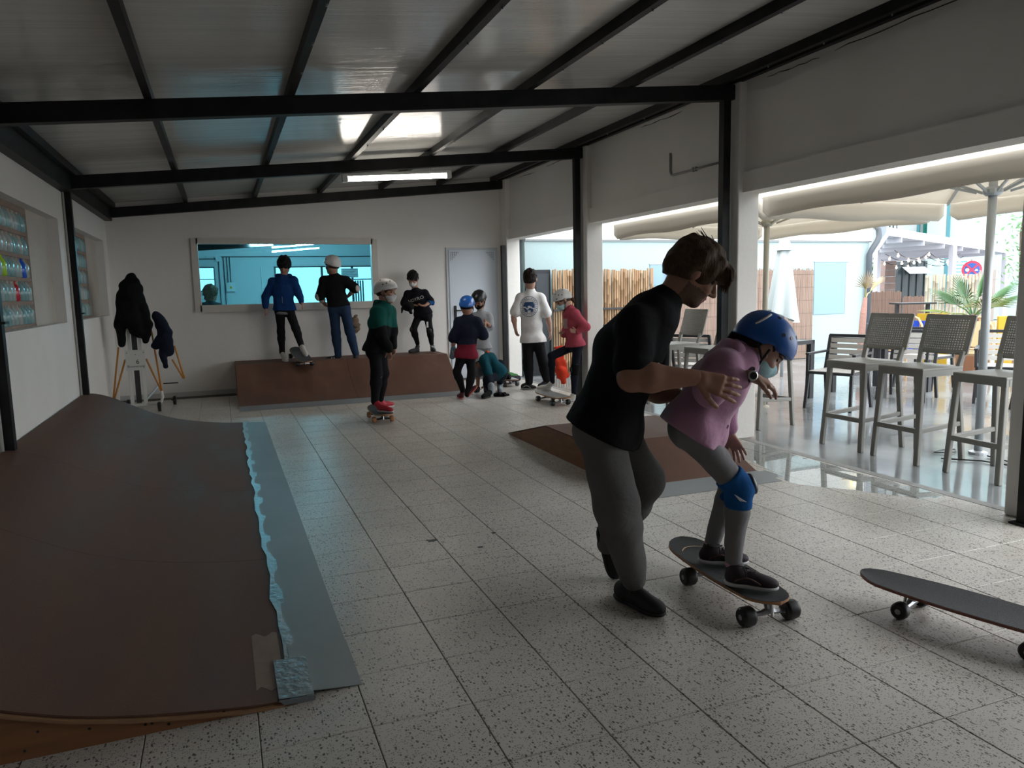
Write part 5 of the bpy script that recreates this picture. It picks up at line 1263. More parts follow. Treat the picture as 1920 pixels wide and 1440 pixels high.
def pads(c, joint, mat, cap, size=1., name='knee_pad', wrap=None, dirv=None, res=None):
    """pad wrapped round a knee or elbow; joint = 'KR' etc."""
    J, s = c['J'], c['s']; a, b, d = {'K': ('H', 'K', 'A'), 'E': ('S', 'E', 'W')}[joint[0]]; q = joint[1]; A_, B_, C_ = J[a+q], J[b+q], J[d+q]
    t1, t2 = nrm(A_-B_), nrm(C_-B_); fw = -(t1+t2); fw = nrm(fw) if np.linalg.norm(fw) > .15 else c['fr']
    if dirv is not None: fw = nrm(dirv)
    r = (.066 if joint[0] == 'K' else .050)*s*size; F = Field(.012)
    F.limb(B_+t1*.075*s*size, B_, r*1.08, r*1.1); F.limb(B_, B_+t2*.085*s*size, r*1.1, r*.98)
    F.cut(B_+t1*.085*s*size, t1); F.cut(B_+t2*.095*s*size, t2); F.wrinkle(.002, 60, 5)
    o = add(c, name, F, mat, res or min(c['res'], .007)); ax3 = nrm(t2-t1); sdv = np.cross(fw, ax3)
    G_ = Field(.01).ell(B_+fw*r*.95, np.array((.024*s*size, .042*s*size, .055*s*size)), (fw, sdv, ax3)); add(c, 'cap', G_, cap, res or min(c['res'], .007), o)
    return o
def project_onto(me, target, direction, lift=.002):
    from mathutils.bvhtree import BVHTree
    bv = BVHTree.FromPolygons([v.co for v in target.data.vertices], [p.vertices for p in target.data.polygons]); d = Vector(direction).normalized()
    for v in me.vertices:
        h = bv.ray_cast(v.co-d*.25, d, .6)
        if h[0] is not None: v.co = h[0]-d*lift
    me.update()
def decal_shape(c, name, mat, mb, target, direction, parent, lift=.002):
    me = mb.mesh(name, mat); project_onto(me, target, direction, lift); return obj(name, me, parent)
def decal_text(c, name, body, size, mat, frame, target, direction, parent, lift=.0025):
    o = text_mesh(name, body, size, mat, frame, parent, ext=0.)
    project_onto(o.data, target, direction, lift); return o
# world positions of the joints of every figure
JOINTS = {
    'coach': {'front': (0.914, -0.407, 0), 'hf': (0.749, -0.332, -0.573), 'hu': (0.535, -0.207, 0.819), 'H': (1.842, 2.633, 1.478), 'N': (1.727, 2.677, 1.371), 'SR': (1.521, 2.575, 1.289), 'SL': (1.775, 2.841, 1.299), 'ER': (1.473, 2.518, 1.076), 'WR': (1.698, 2.41, 1.073), 'GR': (1.8, 2.36, 1.035), 'EL': (1.783, 2.87, 0.973), 'WL': (1.85, 2.759, 0.948), 'GL': (1.914, 2.669, 0.955), 'C': (1.584, 2.733, 1.161), 'P': (1.496, 2.767, 0.858), 'HR': (1.428, 2.696, 0.83), 'HL': (1.589, 2.827, 0.793), 'KR': (1.484, 2.664, 0.53), 'AR': (1.652, 2.8, 0.115), 'TR': (1.688, 2.654, 0.035), 'KL': (1.726, 2.849, 0.549), 'AL': (1.682, 3.102, 0.183), 'TL': (1.732, 3.114, 0.03)},
    'girl': {'front': (0.875, -0.443, -0.195), 'hf': (0.585, -0.333, -0.739), 'hu': (0.693, -0.268, 0.669), 'H': (2.144, 2.57, 1.158), 'N': (2.055, 2.604, 1.132), 'SR': (1.894, 2.527, 1.093), 'SL': (2.121, 2.707, 1.074), 'ER': (1.818, 2.492, 1.008), 'WR': (1.978, 2.43, 1.058), 'GR': (2.047, 2.404, 1.022), 'EL': (2.1, 2.758, 0.886), 'WL': (2.102, 2.736, 0.762), 'GL': (2.135, 2.702, 0.682), 'C': (1.966, 2.639, 1.001), 'P': (1.871, 2.675, 0.822), 'HR': (1.803, 2.616, 0.824), 'HL': (1.931, 2.738, 0.792), 'KR': (2.015, 2.545, 0.565), 'AR': (2.009, 2.572, 0.222), 'TR': (2.127, 2.451, 0.15), 'KL': (2.104, 2.703, 0.54), 'AL': (2.086, 2.831, 0.215), 'TL': (2.208, 2.75, 0.15)},
    'bluejacket': {'front': (-0.266, -0.964, 0), 'hf': (-0.263, -0.821, -0.506), 'hu': (-0.135, -0.491, 0.861), 'H': (0.894, 11.307, 1.852), 'N': (0.871, 11.316, 1.685), 'SR': (0.702, 11.381, 1.636), 'SL': (1.033, 11.253, 1.636), 'ER': (0.615, 11.372, 1.416), 'WR': (0.603, 11.312, 1.264), 'GR': (0.615, 11.286, 1.119), 'EL': (1.06, 11.243, 1.467), 'WL': (1.09, 11.167, 1.336), 'GL': (1.116, 11.114, 1.229), 'C': (0.86, 11.32, 1.494), 'P': (0.86, 11.32, 1.241), 'HR': (0.793, 11.346, 1.204), 'HL': (0.937, 11.29, 1.2), 'KR': (0.795, 11.302, 0.904), 'AR': (0.794, 11.345, 0.582), 'TR': (0.826, 11.049, 0.51), 'KL': (0.998, 11.213, 0.946), 'AL': (1.058, 11.136, 0.677), 'TL': (1.098, 10.992, 0.576)},
    'blackshirt': {'front': (0.361, 0.933, 0), 'hf': (-0.575, 0.816, -0.055), 'hu': (0, 0, 1), 'H': (1.564, 11.287, 1.853), 'N': (1.593, 11.276, 1.697), 'SR': (1.78, 11.204, 1.623), 'SL': (1.413, 11.345, 1.631), 'ER': (1.861, 11.118, 1.503), 'WR': (1.778, 11.312, 1.389), 'GR': (1.7, 11.385, 1.343), 'EL': (1.377, 11.338, 1.398), 'WL': (1.457, 11.414, 1.27), 'GL': (1.523, 11.453, 1.236), 'C': (1.591, 11.277, 1.518), 'P': (1.63, 11.262, 1.251), 'HR': (1.724, 11.225, 1.201), 'HL': (1.554, 11.291, 1.205), 'KR': (1.767, 11.208, 0.869), 'AR': (1.834, 11.183, 0.541), 'TR': (1.862, 11.322, 0.465), 'KL': (1.574, 11.283, 0.857), 'AL': (1.588, 11.278, 0.523), 'TL': (1.419, 11.322, 0.464)},
    'teal': {'front': (0.693, -0.721, 0), 'hf': (0.755, -0.647, -0.11), 'hu': (0.047, -0.018, 0.999), 'H': (1.741, 8.325, 1.441), 'N': (1.702, 8.34, 1.299), 'SR': (1.603, 8.25, 1.227), 'SL': (1.803, 8.43, 1.223), 'ER': (1.628, 8.187, 1.004), 'WR': (1.707, 8.178, 0.807), 'GR': (1.726, 8.181, 0.687), 'EL': (1.811, 8.459, 0.967), 'WL': (1.8, 8.356, 0.821), 'GL': (1.785, 8.308, 0.716), 'C': (1.655, 8.359, 1.098), 'P': (1.609, 8.377, 0.792), 'HR': (1.57, 8.306, 0.763), 'HL': (1.664, 8.42, 0.75), 'KR': (1.578, 8.281, 0.519), 'AR': (1.548, 8.293, 0.211), 'TR': (1.693, 8.108, 0.135), 'KL': (1.671, 8.385, 0.515), 'AL': (1.638, 8.472, 0.206), 'TL': (1.798, 8.538, 0.135)},
    'darkshirt': {'front': (-0.576, -0.817, 0), 'hf': (-0.448, -0.741, -0.501), 'hu': (-0.253, -0.379, 0.89), 'H': (2.821, 11.482, 1.637), 'N': (2.853, 11.469, 1.463), 'SR': (2.711, 11.524, 1.408), 'SL': (3.015, 11.407, 1.418), 'ER': (2.669, 11.519, 1.235), 'WR': (2.74, 11.32, 1.227), 'GR': (2.822, 11.245, 1.242), 'EL': (3.072, 11.384, 1.276), 'WL': (2.936, 11.265, 1.222), 'GL': (2.829, 11.242, 1.226), 'C': (2.886, 11.456, 1.305), 'P': (2.957, 11.429, 1.095), 'HR': (2.878, 11.459, 1.064), 'HL': (3.026, 11.402, 1.06), 'KR': (2.783, 11.421, 0.852), 'AR': (2.862, 11.466, 0.595), 'TR': (2.709, 11.417, 0.513), 'KL': (3.029, 11.348, 0.828), 'AL': (3.065, 11.387, 0.59), 'TL': (3.052, 11.221, 0.526)},
    'crimson': {'front': (0.576, 0.817, 0), 'hf': (0.534, 0.821, -0.202), 'hu': (-0.036, -0.093, 0.995), 'H': (2.983, 9.264, 1.235), 'N': (2.986, 9.263, 1.111), 'SR': (3.12, 9.211, 1.032), 'SL': (2.848, 9.317, 1.038), 'ER': (3.177, 9.221, 0.856), 'WR': (3.255, 9.374, 0.959), 'GR': (3.286, 9.415, 1.013), 'EL': (2.809, 9.331, 0.831), 'WL': (2.793, 9.316, 0.693), 'GL': (2.774, 9.313, 0.583), 'C': (2.981, 9.265, 0.917), 'P': (2.946, 9.279, 0.611), 'HR': (3.017, 9.251, 0.568), 'HL': (2.886, 9.302, 0.571), 'KR': (3.001, 9.225, 0.346), 'AR': (2.942, 9.248, 0.066), 'TR': (3.052, 9.216, 0.182), 'KL': (2.844, 9.35, 0.386), 'AL': (2.915, 9.344, 0.12), 'TL': (2.917, 9.55, 0.03)},
    'blackhelmet': {'front': (-0.537, -0.844, 0), 'hf': (-0.584, -0.561, -0.587), 'hu': (-0.38, -0.409, 0.83), 'H': (3.321, 9.781, 1.301), 'N': (3.344, 9.771, 1.146), 'SR': (3.233, 9.815, 1.083), 'SL': (3.453, 9.73, 1.085), 'ER': (3.215, 9.822, 0.929), 'WR': (3.257, 9.644, 0.956), 'GR': (3.303, 9.573, 0.993), 'EL': (3.456, 9.728, 0.931), 'WL': (3.376, 9.609, 0.989), 'GL': (3.323, 9.565, 1.014), 'C': (3.339, 9.773, 0.941), 'P': (3.339, 9.773, 0.675), 'HR': (3.297, 9.79, 0.639), 'HL': (3.387, 9.755, 0.637), 'KR': (3.277, 9.776, 0.366), 'AR': (3.276, 9.798, 0.086), 'TR': (3.203, 9.676, 0.046), 'KL': (3.38, 9.736, 0.363), 'AL': (3.38, 9.758, 0.084), 'TL': (3.34, 9.623, 0.043)},
    'crouch': {'front': (-0.837, -0.215, -0.503), 'hf': (-0.654, -0.145, -0.743), 'hu': (-0.742, -0.07, 0.667), 'H': (3.272, 9.73, 0.489), 'N': (3.359, 9.729, 0.529), 'SR': (3.301, 9.633, 0.48), 'SL': (3.512, 9.852, 0.481), 'ER': (3.358, 9.568, 0.277), 'WR': (3.314, 9.585, 0.152), 'GR': (3.272, 9.602, 0.102), 'EL': (3.521, 9.827, 0.271), 'WL': (3.451, 9.8, 0.112), 'GL': (3.399, 9.767, 0.059), 'C': (3.436, 9.753, 0.448), 'P': (3.564, 9.703, 0.281), 'HR': (3.522, 9.634, 0.26), 'HL': (3.605, 9.773, 0.256), 'KR': (3.323, 9.517, 0.225), 'AR': (3.336, 9.415, 0.075), 'TR': (3.169, 9.288, 0.03), 'KL': (3.615, 9.812, 0.396), 'AL': (3.65, 9.926, 0.085), 'TL': (3.611, 9.826, 0.03)},
    'whitetee': {'front': (0.407, 0.914, 0), 'hf': (0.495, 0.869, 0), 'hu': (0, 0, 1), 'H': (4.121, 9.852, 1.581), 'N': (4.125, 9.85, 1.408), 'SR': (4.286, 9.788, 1.322), 'SL': (3.96, 9.914, 1.329), 'ER': (4.336, 9.726, 1.026), 'WR': (4.378, 9.752, 0.826), 'GR': (4.382, 9.729, 0.69), 'EL': (3.876, 9.904, 1.052), 'WL': (3.902, 9.915, 0.892), 'GL': (3.928, 9.905, 0.761), 'C': (4.12, 9.852, 1.129), 'P': (4.141, 9.844, 0.725), 'HR': (4.219, 9.814, 0.685), 'HL': (4.069, 9.872, 0.688), 'KR': (4.279, 9.791, 0.368), 'AR': (4.345, 9.819, 0.097), 'TR': (4.407, 9.827, 0.03), 'KL': (4.071, 9.871, 0.404), 'AL': (4.073, 9.849, 0.096), 'TL': (4.135, 9.782, 0.03)},
    'pink': {'front': (-0.997, 0.083, 0), 'hf': (-0.863, 0.009, -0.505), 'hu': (-0.507, 0.088, 0.858), 'H': (4.07, 8.685, 1.286), 'N': (4.164, 8.649, 1.169), 'SR': (4.237, 8.739, 1.11), 'SL': (4.168, 8.519, 1.11), 'EL': (4.265, 8.417, 0.949), 'WL': (4.17, 8.453, 0.89), 'GL': (4.055, 8.476, 0.908), 'ER': (4.168, 8.776, 0.891), 'WR': (4.086, 8.701, 0.842), 'GR': (4.023, 8.661, 0.888), 'C': (4.188, 8.64, 0.991), 'P': (4.217, 8.628, 0.723), 'HR': (4.213, 8.716, 0.684), 'HL': (4.213, 8.544, 0.694), 'KR': (3.941, 8.757, 0.57), 'AR': (3.99, 8.844, 0.21), 'TR': (3.817, 8.942, 0.14), 'KL': (4.169, 8.54, 0.403), 'AL': (4.136, 8.511, 0.085), 'TL': (3.977, 8.494, 0.03)},
    'bystander': {'front': (0.452, 0.892, 0), 'hf': (0.708, 0.706, 0), 'hu': (0, 0, 1), 'H': (-0.126, 12.991, 1.485), 'N': (-0.144, 12.998, 1.341), 'SR': (0.003, 12.941, 1.26), 'SL': (-0.301, 13.058, 1.267), 'ER': (0.022, 12.934, 1.054), 'WR': (-0.005, 13.051, 0.878), 'GR': (-0.044, 13.12, 0.789), 'EL': (-0.347, 13.076, 1.063), 'WL': (-0.346, 13.183, 0.886), 'GL': (-0.321, 13.227, 0.796), 'C': (-0.158, 13.003, 1.127), 'P': (-0.18, 13.012, 0.8), 'HR': (-0.119, 12.988, 0.756), 'HL': (-0.247, 13.038, 0.759), 'KR': (-0.132, 12.993, 0.435), 'AR': (-0.151, 13, 0.148), 'TR': (-0.15, 13.161, 0.052), 'KL': (-0.277, 13.049, 0.439), 'AL': (-0.297, 13.057, 0.151), 'TL': (-0.314, 13.224, 0.056)},
}
# ================================================================ the people
K_ = JOINTS
# ---- the coach bending over the girl
tee_black = cloth('black_cotton', (.010, .010, .011)); grey_sweat = cloth('grey_sweatpants', (.135, .13, .128), .85); hair_brown = M('brown_hair', (.055, .032, .02), .6, spec=.15, noise=(60, (.10, .06, .035), .3, (1, 1, 1)), bump=(180, .8, (1, 1, .25)))
shoe_black = M('black_suede', (.010, .010, .011), .7); rub_black = M('black_rubber', (.010, .010, .010), .6); WHITEINK = M('white_print', (.62, .62, .62), .7)
def coach_extra(c):
    H = c['H']; J = c['J']
    # wild strands of the fringe
    m = MB(); r = random.Random(2)
    for i in range(34):
        x = r.uniform(-.06, .06); p = [H.w(x, .085+r.uniform(-.01, .012), .075), H.w(x*1.05, .118+r.uniform(-.012, .012), .045), H.w(x*1.0, .128+r.uniform(-.015, .015), .012-r.uniform(0, .012))]
        m.ring([tuple(q) for q in p], [.005, .004, .0015], 5)
    for i in range(16):
        a = r.uniform(-1, 1); p = [H.w(a*.05, -.03+r.uniform(-.03, .05), .12), H.w(a*.06, -.03+r.uniform(-.06, .06), .135+r.uniform(0, .01))]; m.ring([tuple(q) for q in p], [.003, .001], 4)
    tag(m.build('hair_strands', hair_brown, c['t']), kind='stuff')
    # bracelet-like tattoo band at the elbow crease and a waist strap
    s = c['s']; d = nrm(J['P']-J['C'])
    hip = J['HR']*.6+J['P']*.4; fw = c['fr']; out = nrm(J['HR']-J['P'])
    pts = [hip+out*.075+d*.03, hip+out*.088+d*.10+fw*.02, hip+out*.090+d*.17+fw*.045]
    MB().sheet(lambda u, v: tuple(Vector(pts[0]).lerp(Vector(pts[1]), min(1, 2*u)).lerp(Vector(pts[2]), max(0, 2*u-1))+Vector(fw)*(.028*(v-.5))), 6, 1, tuple(out*.003)).build('hanging_strap', tee_black, c['t'])
def coach_tee(c):
    J = c['J']; o = top(c, tee_black, sleeve=.62, g=.018, hem=.06, wide=1.12, deep=1.22, loose=.014, wr=(.003, 30, 11))
    fw = Vector(c['fr']); side = Vector(c['sd']); ax = Vector(c['axis']); n_ = (fw*.75+side*.66).normalized(); base = Vector(J['C'])-ax*.02+n_*.1+fw*.02
    decal_text(c, 'shirt_print', 'Po', .075, WHITEINK, (base, ax.cross(n_), ax), o, -n_, o)
person('tall coach in black t-shirt and grey sweatpants bending forward to hold the girl', K_['coach'], .93, 1.02, [
    (coach_tee, {}), (trousers, dict(mat=grey_sweat, g=.022, loose=.016, lg=-.012, end=.97, wr=(.004, 26, 3))),
    (shoes, dict(mat=shoe_black, sole=rub_black, L=.29, high=.05, lace=BLACKP, k=1.08, res=.006, flatfeet='R')),
    (hair, dict(mat=hair_brown, fringe=.030, back=-.055, grow=.020, wr=(.005, 90, 3), extra=(((0, .085, .055), (.062, .045, .042)), ((0, -.075, -.045), (.055, .035, .045)), ((0, .10, .035), (.055, .03, .025))), res=.006)),
    (coach_extra, {})], res=.007, skin=SKIN,
    armk=1.42, beard=True, hands=(dict(n=nrm(np.array((.3, .9, -.05))), sgn=-1, size=1.16, curl=.35, spread=.18, thumb=.75, res=.0045), dict(n=nrm(np.array((0, -.6, .7))), sgn=-1, size=1.0, curl=.4, res=.0045)))
# ---- the girl on the board
pinkh = cloth('mauve_pink_fleece', (.46, .24, .36), .85, sheen=.3); legg = cloth('grey_leggings', (.20, .195, .20), .9, bumps=(260, .2)); bluehelm = M('blue_helmet_shell', (.012, .085, .33), .35, noise=(6, (.015, .10, .38), .2)); bluepad = cloth('blue_pad_fabric', (.015, .10, .30), .7)
plum_shoe = M('dark_plum_shoe', (.028, .018, .024), .7); white_sole = M('white_sole', (.58, .57, .58), .6); teal_mask = cloth('blue_mask', (.38, .58, .62), .95); dark_hair = M('dark_brown_hair', (.03, .018, .013), .6, spec=.15, bump=(160, .8, (1, 1, .3)))
def girl_extra(c):
    J, H, s = c['J'], c['H'], c['s']; ax = c['axis']; fr = c['fr']; sd = c['sd']
    # hood lying on the back of the neck
    F = Field(.02); nb = J['N']-fr*.03
    for t_ in np.linspace(-1, 1, 9):
        F.limb(nb+sd*t_*.080-fr*(.035*(1-t_*t_)), nb+sd*t_*.090-ax*.075-fr*(.055*(1-t_*t_)), .032, .038)
    F.wrinkle(.002, 60, 2); add(c, 'hood', F, pinkh)
    # kangaroo pocket seam
    b = J['P']+ax*.06+fr*.125*s; MB().ring([tuple(b+sd*.09+ax*.02), tuple(b+sd*.05-ax*.01+fr*.012), tuple(b+fr*.016-ax*.015)], .006, 6).build('pocket_edge', pinkh, c['t'])
    # braid / ponytail
    p = [H.w(0, -.085, -.02), H.w(-.01, -.11, -.05), H.w(-.03, -.10, -.10), H.w(-.04, -.06, -.15)]
    MB().ring([tuple(q) for q in p], [.028, .026, .020, .008], 8).build('ponytail', dark_hair, c['t'], True)
    # wrist watch
    W_, d = J['WR'], nrm(J['GR']-J['WR']); w = MB(); n_ = nrm(np.array((-.36, -.9, .1)))
    n_ = nrm(n_-d*(n_@d)); q_ = np.cross(d, n_)
    w.ring([tuple(W_-d*.012+.031*(n_*math.cos(a)+q_*math.sin(a))) for a in np.linspace(0, 6.283, 18)], .008, 6)
    o = w.build('watch_strap', BLACKP, c['t']); MB().lathe(tuple(W_-d*.012+n_*.031), tuple(n_), [(0, .020), (.008, .021), (.011, .017)], 16).build('watch_case', CHROME, o); MB().lathe(tuple(W_-d*.012+n_*.0425), tuple(n_), [(0, .014), (.001, .014)], 14).build('watch_face', BLACKP, o)
    # pale strap bands on the knee pad, sock cuffs
    for q in 'RL':
        A = J['A'+q]; F = Field(.01).limb(A+nrm(J['K'+q]-A)*.03, A, .040*s, .042*s); add(c, 'sock', F, M('pink_sock', (.45, .25, .30), .8), .006)
    K, A = J['KR'], J['AR']; t2 = nrm(A-K); fwd = nrm(np.array((.93, -.36, 0))); sdv = nrm(np.cross(t2, fwd)); 
    if sdv@np.array((.36, .93, 0)) > 0: sdv = -sdv
    MB().prism([tuple(K+sdv*.078-fwd*.045+t2*.0), tuple(K+sdv*.078+fwd*.01+t2*.035), tuple(K+sdv*.076-fwd*.02+t2*.03)], tuple(sdv*.004)).build('reflective_patch', WHITEINK, c['t'])
person('girl in mauve hoodie and blue helmet crouching on a skateboard', K_['girl'], .80, .98, [
    (top, dict(mat=pinkh, sleeve=1.66, g=.026, hem=.05, wide=1.10, deep=1.12, loose=.010, wr=(.005, 34, 21), name='hoodie')), (trousers, dict(mat=legg, g=.006, end=.94, wr=(.0016, 60, 3), name='leggings')),
    (shoes, dict(mat=plum_shoe, sole=white_sole, L=.27, lace=BLACKP, res=.005, stripe=M('brown_stripe', (.10, .05, .04), .6))), (hair, dict(mat=dark_hair, grow=.004, back=-.07)), (helmet, dict(mat=bluehelm, k=1.04, stripe=M('reflective_tape', (.75, .72, .66), .4), res=.005, low=.004)), (mask, dict(mat=teal_mask)),
    (pads, dict(joint='KR', mat=bluepad, cap=M('dark_pad_cap', (.02, .025, .04), .3), size=1.12)), (pads, dict(joint='KL', mat=bluepad, cap=M('dark_pad_cap', (.02, .025, .04), .3), size=1.05)), (girl_extra, {})], res=.007, skin=SKIN2,
    hands=(dict(n=nrm(np.array((.1, .3, -1))), sgn=-1, size=.86, curl=.55, res=.004), dict(n=nrm(np.array((-.5, -.3, -.3))), sgn=1, size=.84, curl=.25, spread=.3, res=.004)))
# ---- boy in the blue jacket on the back platform
blk_tr = cloth('black_trousers', (.011, .011, .013)); bluej = cloth('royal_blue_jacket', (.010, .045, .17), .75); cream_shoe = M('cream_shoe', (.48, .46, .42), .7); black_hair = M('black_hair', (.010, .009, .009), .6, spec=.15, bump=(160, .6))
def bj_extra(c):
    J, H = c['J'], c['H']; F = Field(.02); nb = J['N']-c['fr']*.04
    for t_ in np.linspace(-1, 1, 7): F.limb(nb+c['sd']*t_*.09+np.array((0, 0, .02)), nb+c['sd']*t_*.08-np.array((0, 0, .03)), .035, .03)
    add(c, 'hood', F, bluej); b = J['C']+c['fr']*.125*c['s']; MB().ring([tuple(J['N']+c['fr']*.075), tuple(b), tuple(J['P']+c['fr']*.13*c['s'])], .005, 5).build('zip', CHROME, c['t'])
    F = Field(.02); F.trunk(J['P']-c['axis']*.075, J['P']-c['axis']*.05, .135, .095, .135, .095, c['sd'], c['fr']); F.cut(J['P']-c['axis']*.09, -c['axis']); add(c, 'undershirt', F, cloth('grey_hem', (.25, .25, .25)))
person('dark-haired boy in royal blue jacket tipping a skateboard on the back platform', K_['bluejacket'], .80, .95, [(top, dict(mat=bluej, sleeve=1.9, g=.022, hem=.04, wide=1.05, wr=(.005, 34, 5), name='jacket')), (trousers, dict(mat=blk_tr, g=.008, end=.95)), (shoes, dict(mat=cream_shoe, sole=white_sole, L=.26, flatfeet='R')), (hair, dict(mat=black_hair, grow=.026, back=-.06, fringe=.018)), (bj_extra, {})], res=.011, skin=SKIN)
# ---- person with white helmet and black shirt
jeans = cloth('blue_jeans', (.022, .045, .095), .7); whiteh = M('white_helmet_shell', (.58, .57, .56), .4); dkshoe = M('navy_shoe', (.015, .016, .022), .7)
elb = cloth('cream_pad', (.52, .49, .44))
def bs_extra(c):
    J = c['J']; F = Field(.02); F.trunk(J['P']+c['axis']*.015, J['P']+c['axis']*.05, .140, .10, .14, .10, c['sd'], c['fr']); F.cut(J['P']-c['axis']*.0, -c['axis']); F.cut(J['P']+c['axis']*.05, c['axis']); add(c, 'shirt_tail', F, cloth('grey_hem', (.25, .25, .25)))
    m = MB(); A, T = J['AL'], J['TL']; d = nrm(np.array((T-A)*np.array((1, 1, 0)))); w = np.cross(d, (0, 0, 1))
    for i in range(3):
        p = T-d*(.09+.022*i); m.bar(tuple(p+w*.048*-1+np.array((0, 0, -.01))), tuple(p+d*.012+w*.040*-1+np.array((0, 0, .03))), .008, .004); m.bar(tuple(p+w*.048+np.array((0, 0, -.01))), tuple(p+d*.012+w*.040+np.array((0, 0, .03))), .008, .004)
    m.build('shoe_stripes', WHITEINK, c['t'])
person('person in white helmet, black t-shirt and jeans standing with back turned on the platform', K_['blackshirt'], .86, 1.02, [(top, dict(mat=tee_black, sleeve=.85, g=.018, hem=.01, wide=1.08, wr=(.004, 34, 8))), (trousers, dict(mat=jeans, g=.012, loose=.006, end=1.0)), (shoes, dict(mat=dkshoe, sole=white_sole, L=.26)), (hair, dict(mat=dark_hair, grow=.008)), (helmet, dict(mat=whiteh)), (bs_extra, {}), (pads, dict(joint='ER', mat=elb, cap=elb, name='elbow_pad', size=1.15)), (pads, dict(joint='EL', mat=elb, cap=elb, name='elbow_pad', size=1.15))], res=.011, skin=SKIN)
# ---- child in teal and black jacket rolling on a skateboard
tealc = cloth('teal_jacket', (.008, .085, .070), .8); redshoe = M('red_shoe', (.42, .02, .035), .6); blackj = cloth('black_jacket', (.009, .009, .010)); bluec = cloth('blue_sleeve', (.012, .07, .18))
def teal_top(c):
    J = c['J']; zc = J['C'][2]-.045
    def pk(p): return np.where(p[:, 2] > zc+.02*np.sin(p[:, 0]*20), 0, 1)
    top(c, [tealc, blackj, bluec], sleeve=1.95, g=.030, hem=.03, wide=1.0, loose=.03, wr=(.006, 26, 4), name='jacket', pick=pk)
    F = Field(.02); nb = J['N']-c['fr']*.06
    for t_ in np.linspace(-1, 1, 7): F.limb(nb+c['sd']*t_*.06+np.array((0, 0, .01)), nb+c['sd']*t_*.05-np.array((0, 0, .07))-c['fr']*.02, .03, .035)
    add(c, 'hood', F, tealc)
person('child in teal and black jacket with white helmet riding toward the right', K_['teal'], .80, 1.0, [(teal_top, {}), (trousers, dict(mat=blk_tr, g=.012, loose=.006, end=.95)), (shoes, dict(mat=redshoe, sole=white_sole, L=.26)), (hair, dict(mat=dark_hair, grow=.006)), (helmet, dict(mat=whiteh, k=1.03)), (mask, dict(mat=cloth('white_mask', (.62, .63, .64)))), (pads, dict(joint='KL', mat=blackj, cap=BLACKP)), (pads, dict(joint='KR', mat=blackj, cap=BLACKP))], res=.010, skin=SKIN)
# ---- boy in dark t-shirt with knee pads leaning by the door
navyt = cloth('black_navy_tee', (.012, .011, .016))
def ds_extra(c):
    J = c['J']; o = top(c, navyt, sleeve=.7, g=.016, hem=.04, wide=1.02, wr=(.003, 34, 9)); fw = Vector(c['fr']); sd = -Vector(c['sd']); ax = Vector(c['axis'])
    base = Vector(J['C'])+ax*.02; decal_text(c, 'shirt_print', 'HOYRO', .072, WHITEINK, (base+fw*.1, sd, ax), o, -fw, o)
    lg = Vector(nrm(J['KL']-J['HL'])); p = Vector(J['HL'])*.45+Vector(J['KL'])*.55; MB().box(-.014, .014, -.003, .003, -.045, .045).build('leg_print', WHITEINK, c['t'], loc=tuple(p+fw*.083))
person('masked boy in dark printed t-shirt and knee pads looking down by the door', K_['darkshirt'], .74, .95, [(ds_extra, {}), (trousers, dict(mat=blk_tr, g=.006, end=.86)), (shoes, dict(mat=M('charcoal_shoe', (.03, .032, .036), .7), sole=rub_black, L=.26, lace=WHITEINK)), (hair, dict(mat=black_hair, grow=.016, fringe=.022)), (mask, dict(mat=cloth('white_mask', (.62, .63, .64)))), (pads, dict(joint='KL', mat=blackj, cap=BLACKP)), (pads, dict(joint='KR', mat=blackj, cap=BLACKP)), (pads, dict(joint='EL', mat=bluec, cap=M('blue_cap', (.02, .10, .35), .4), name='elbow_pad', size=1.2))], res=.010, skin=SKIN)
# ---- child with blue helmet and two-tone top, back turned
crim = cloth('crimson_cloth', (.20, .018, .035)); navy = cloth('navy_cloth', (.014, .017, .035)); brighth = M('bright_blue_helmet', (.015, .12, .48), .25, coat=.4)
def cr_top(c):
    zc = c['J']['C'][2]*.52+c['J']['P'][2]*.48-.03
    top(c, [navy, crim], sleeve=.9, g=.022, hem=.07, wide=1.0, loose=.012, wr=(.004, 30, 14), pick=lambda p: np.where(p[:, 2] > zc, 0, 1))
    F = Field(.02); J = c['J']; F.limb(J['WL'], J['GL'], .034, .036); add(c, 'glove', F, cloth('slate_glove', (.10, .14, .18)))
person('child in blue helmet and navy and crimson top seen from behind', K_['crimson'], .72, .95, [(cr_top, {}), (trousers, dict(mat=blk_tr, g=.010, end=.95)), (shoes, dict(mat=M('maroon_shoe', (.10, .015, .025), .7), sole=M('coral_sole', (.55, .14, .11), .6), L=.25, flatfeet='L')), (hair, dict(mat=black_hair, grow=.006)), (helmet, dict(mat=brighth, strap=True)), (pads, dict(joint='ER', mat=bluec, cap=BLACKP, name='elbow_pad'))], res=.010, skin=SKIN)
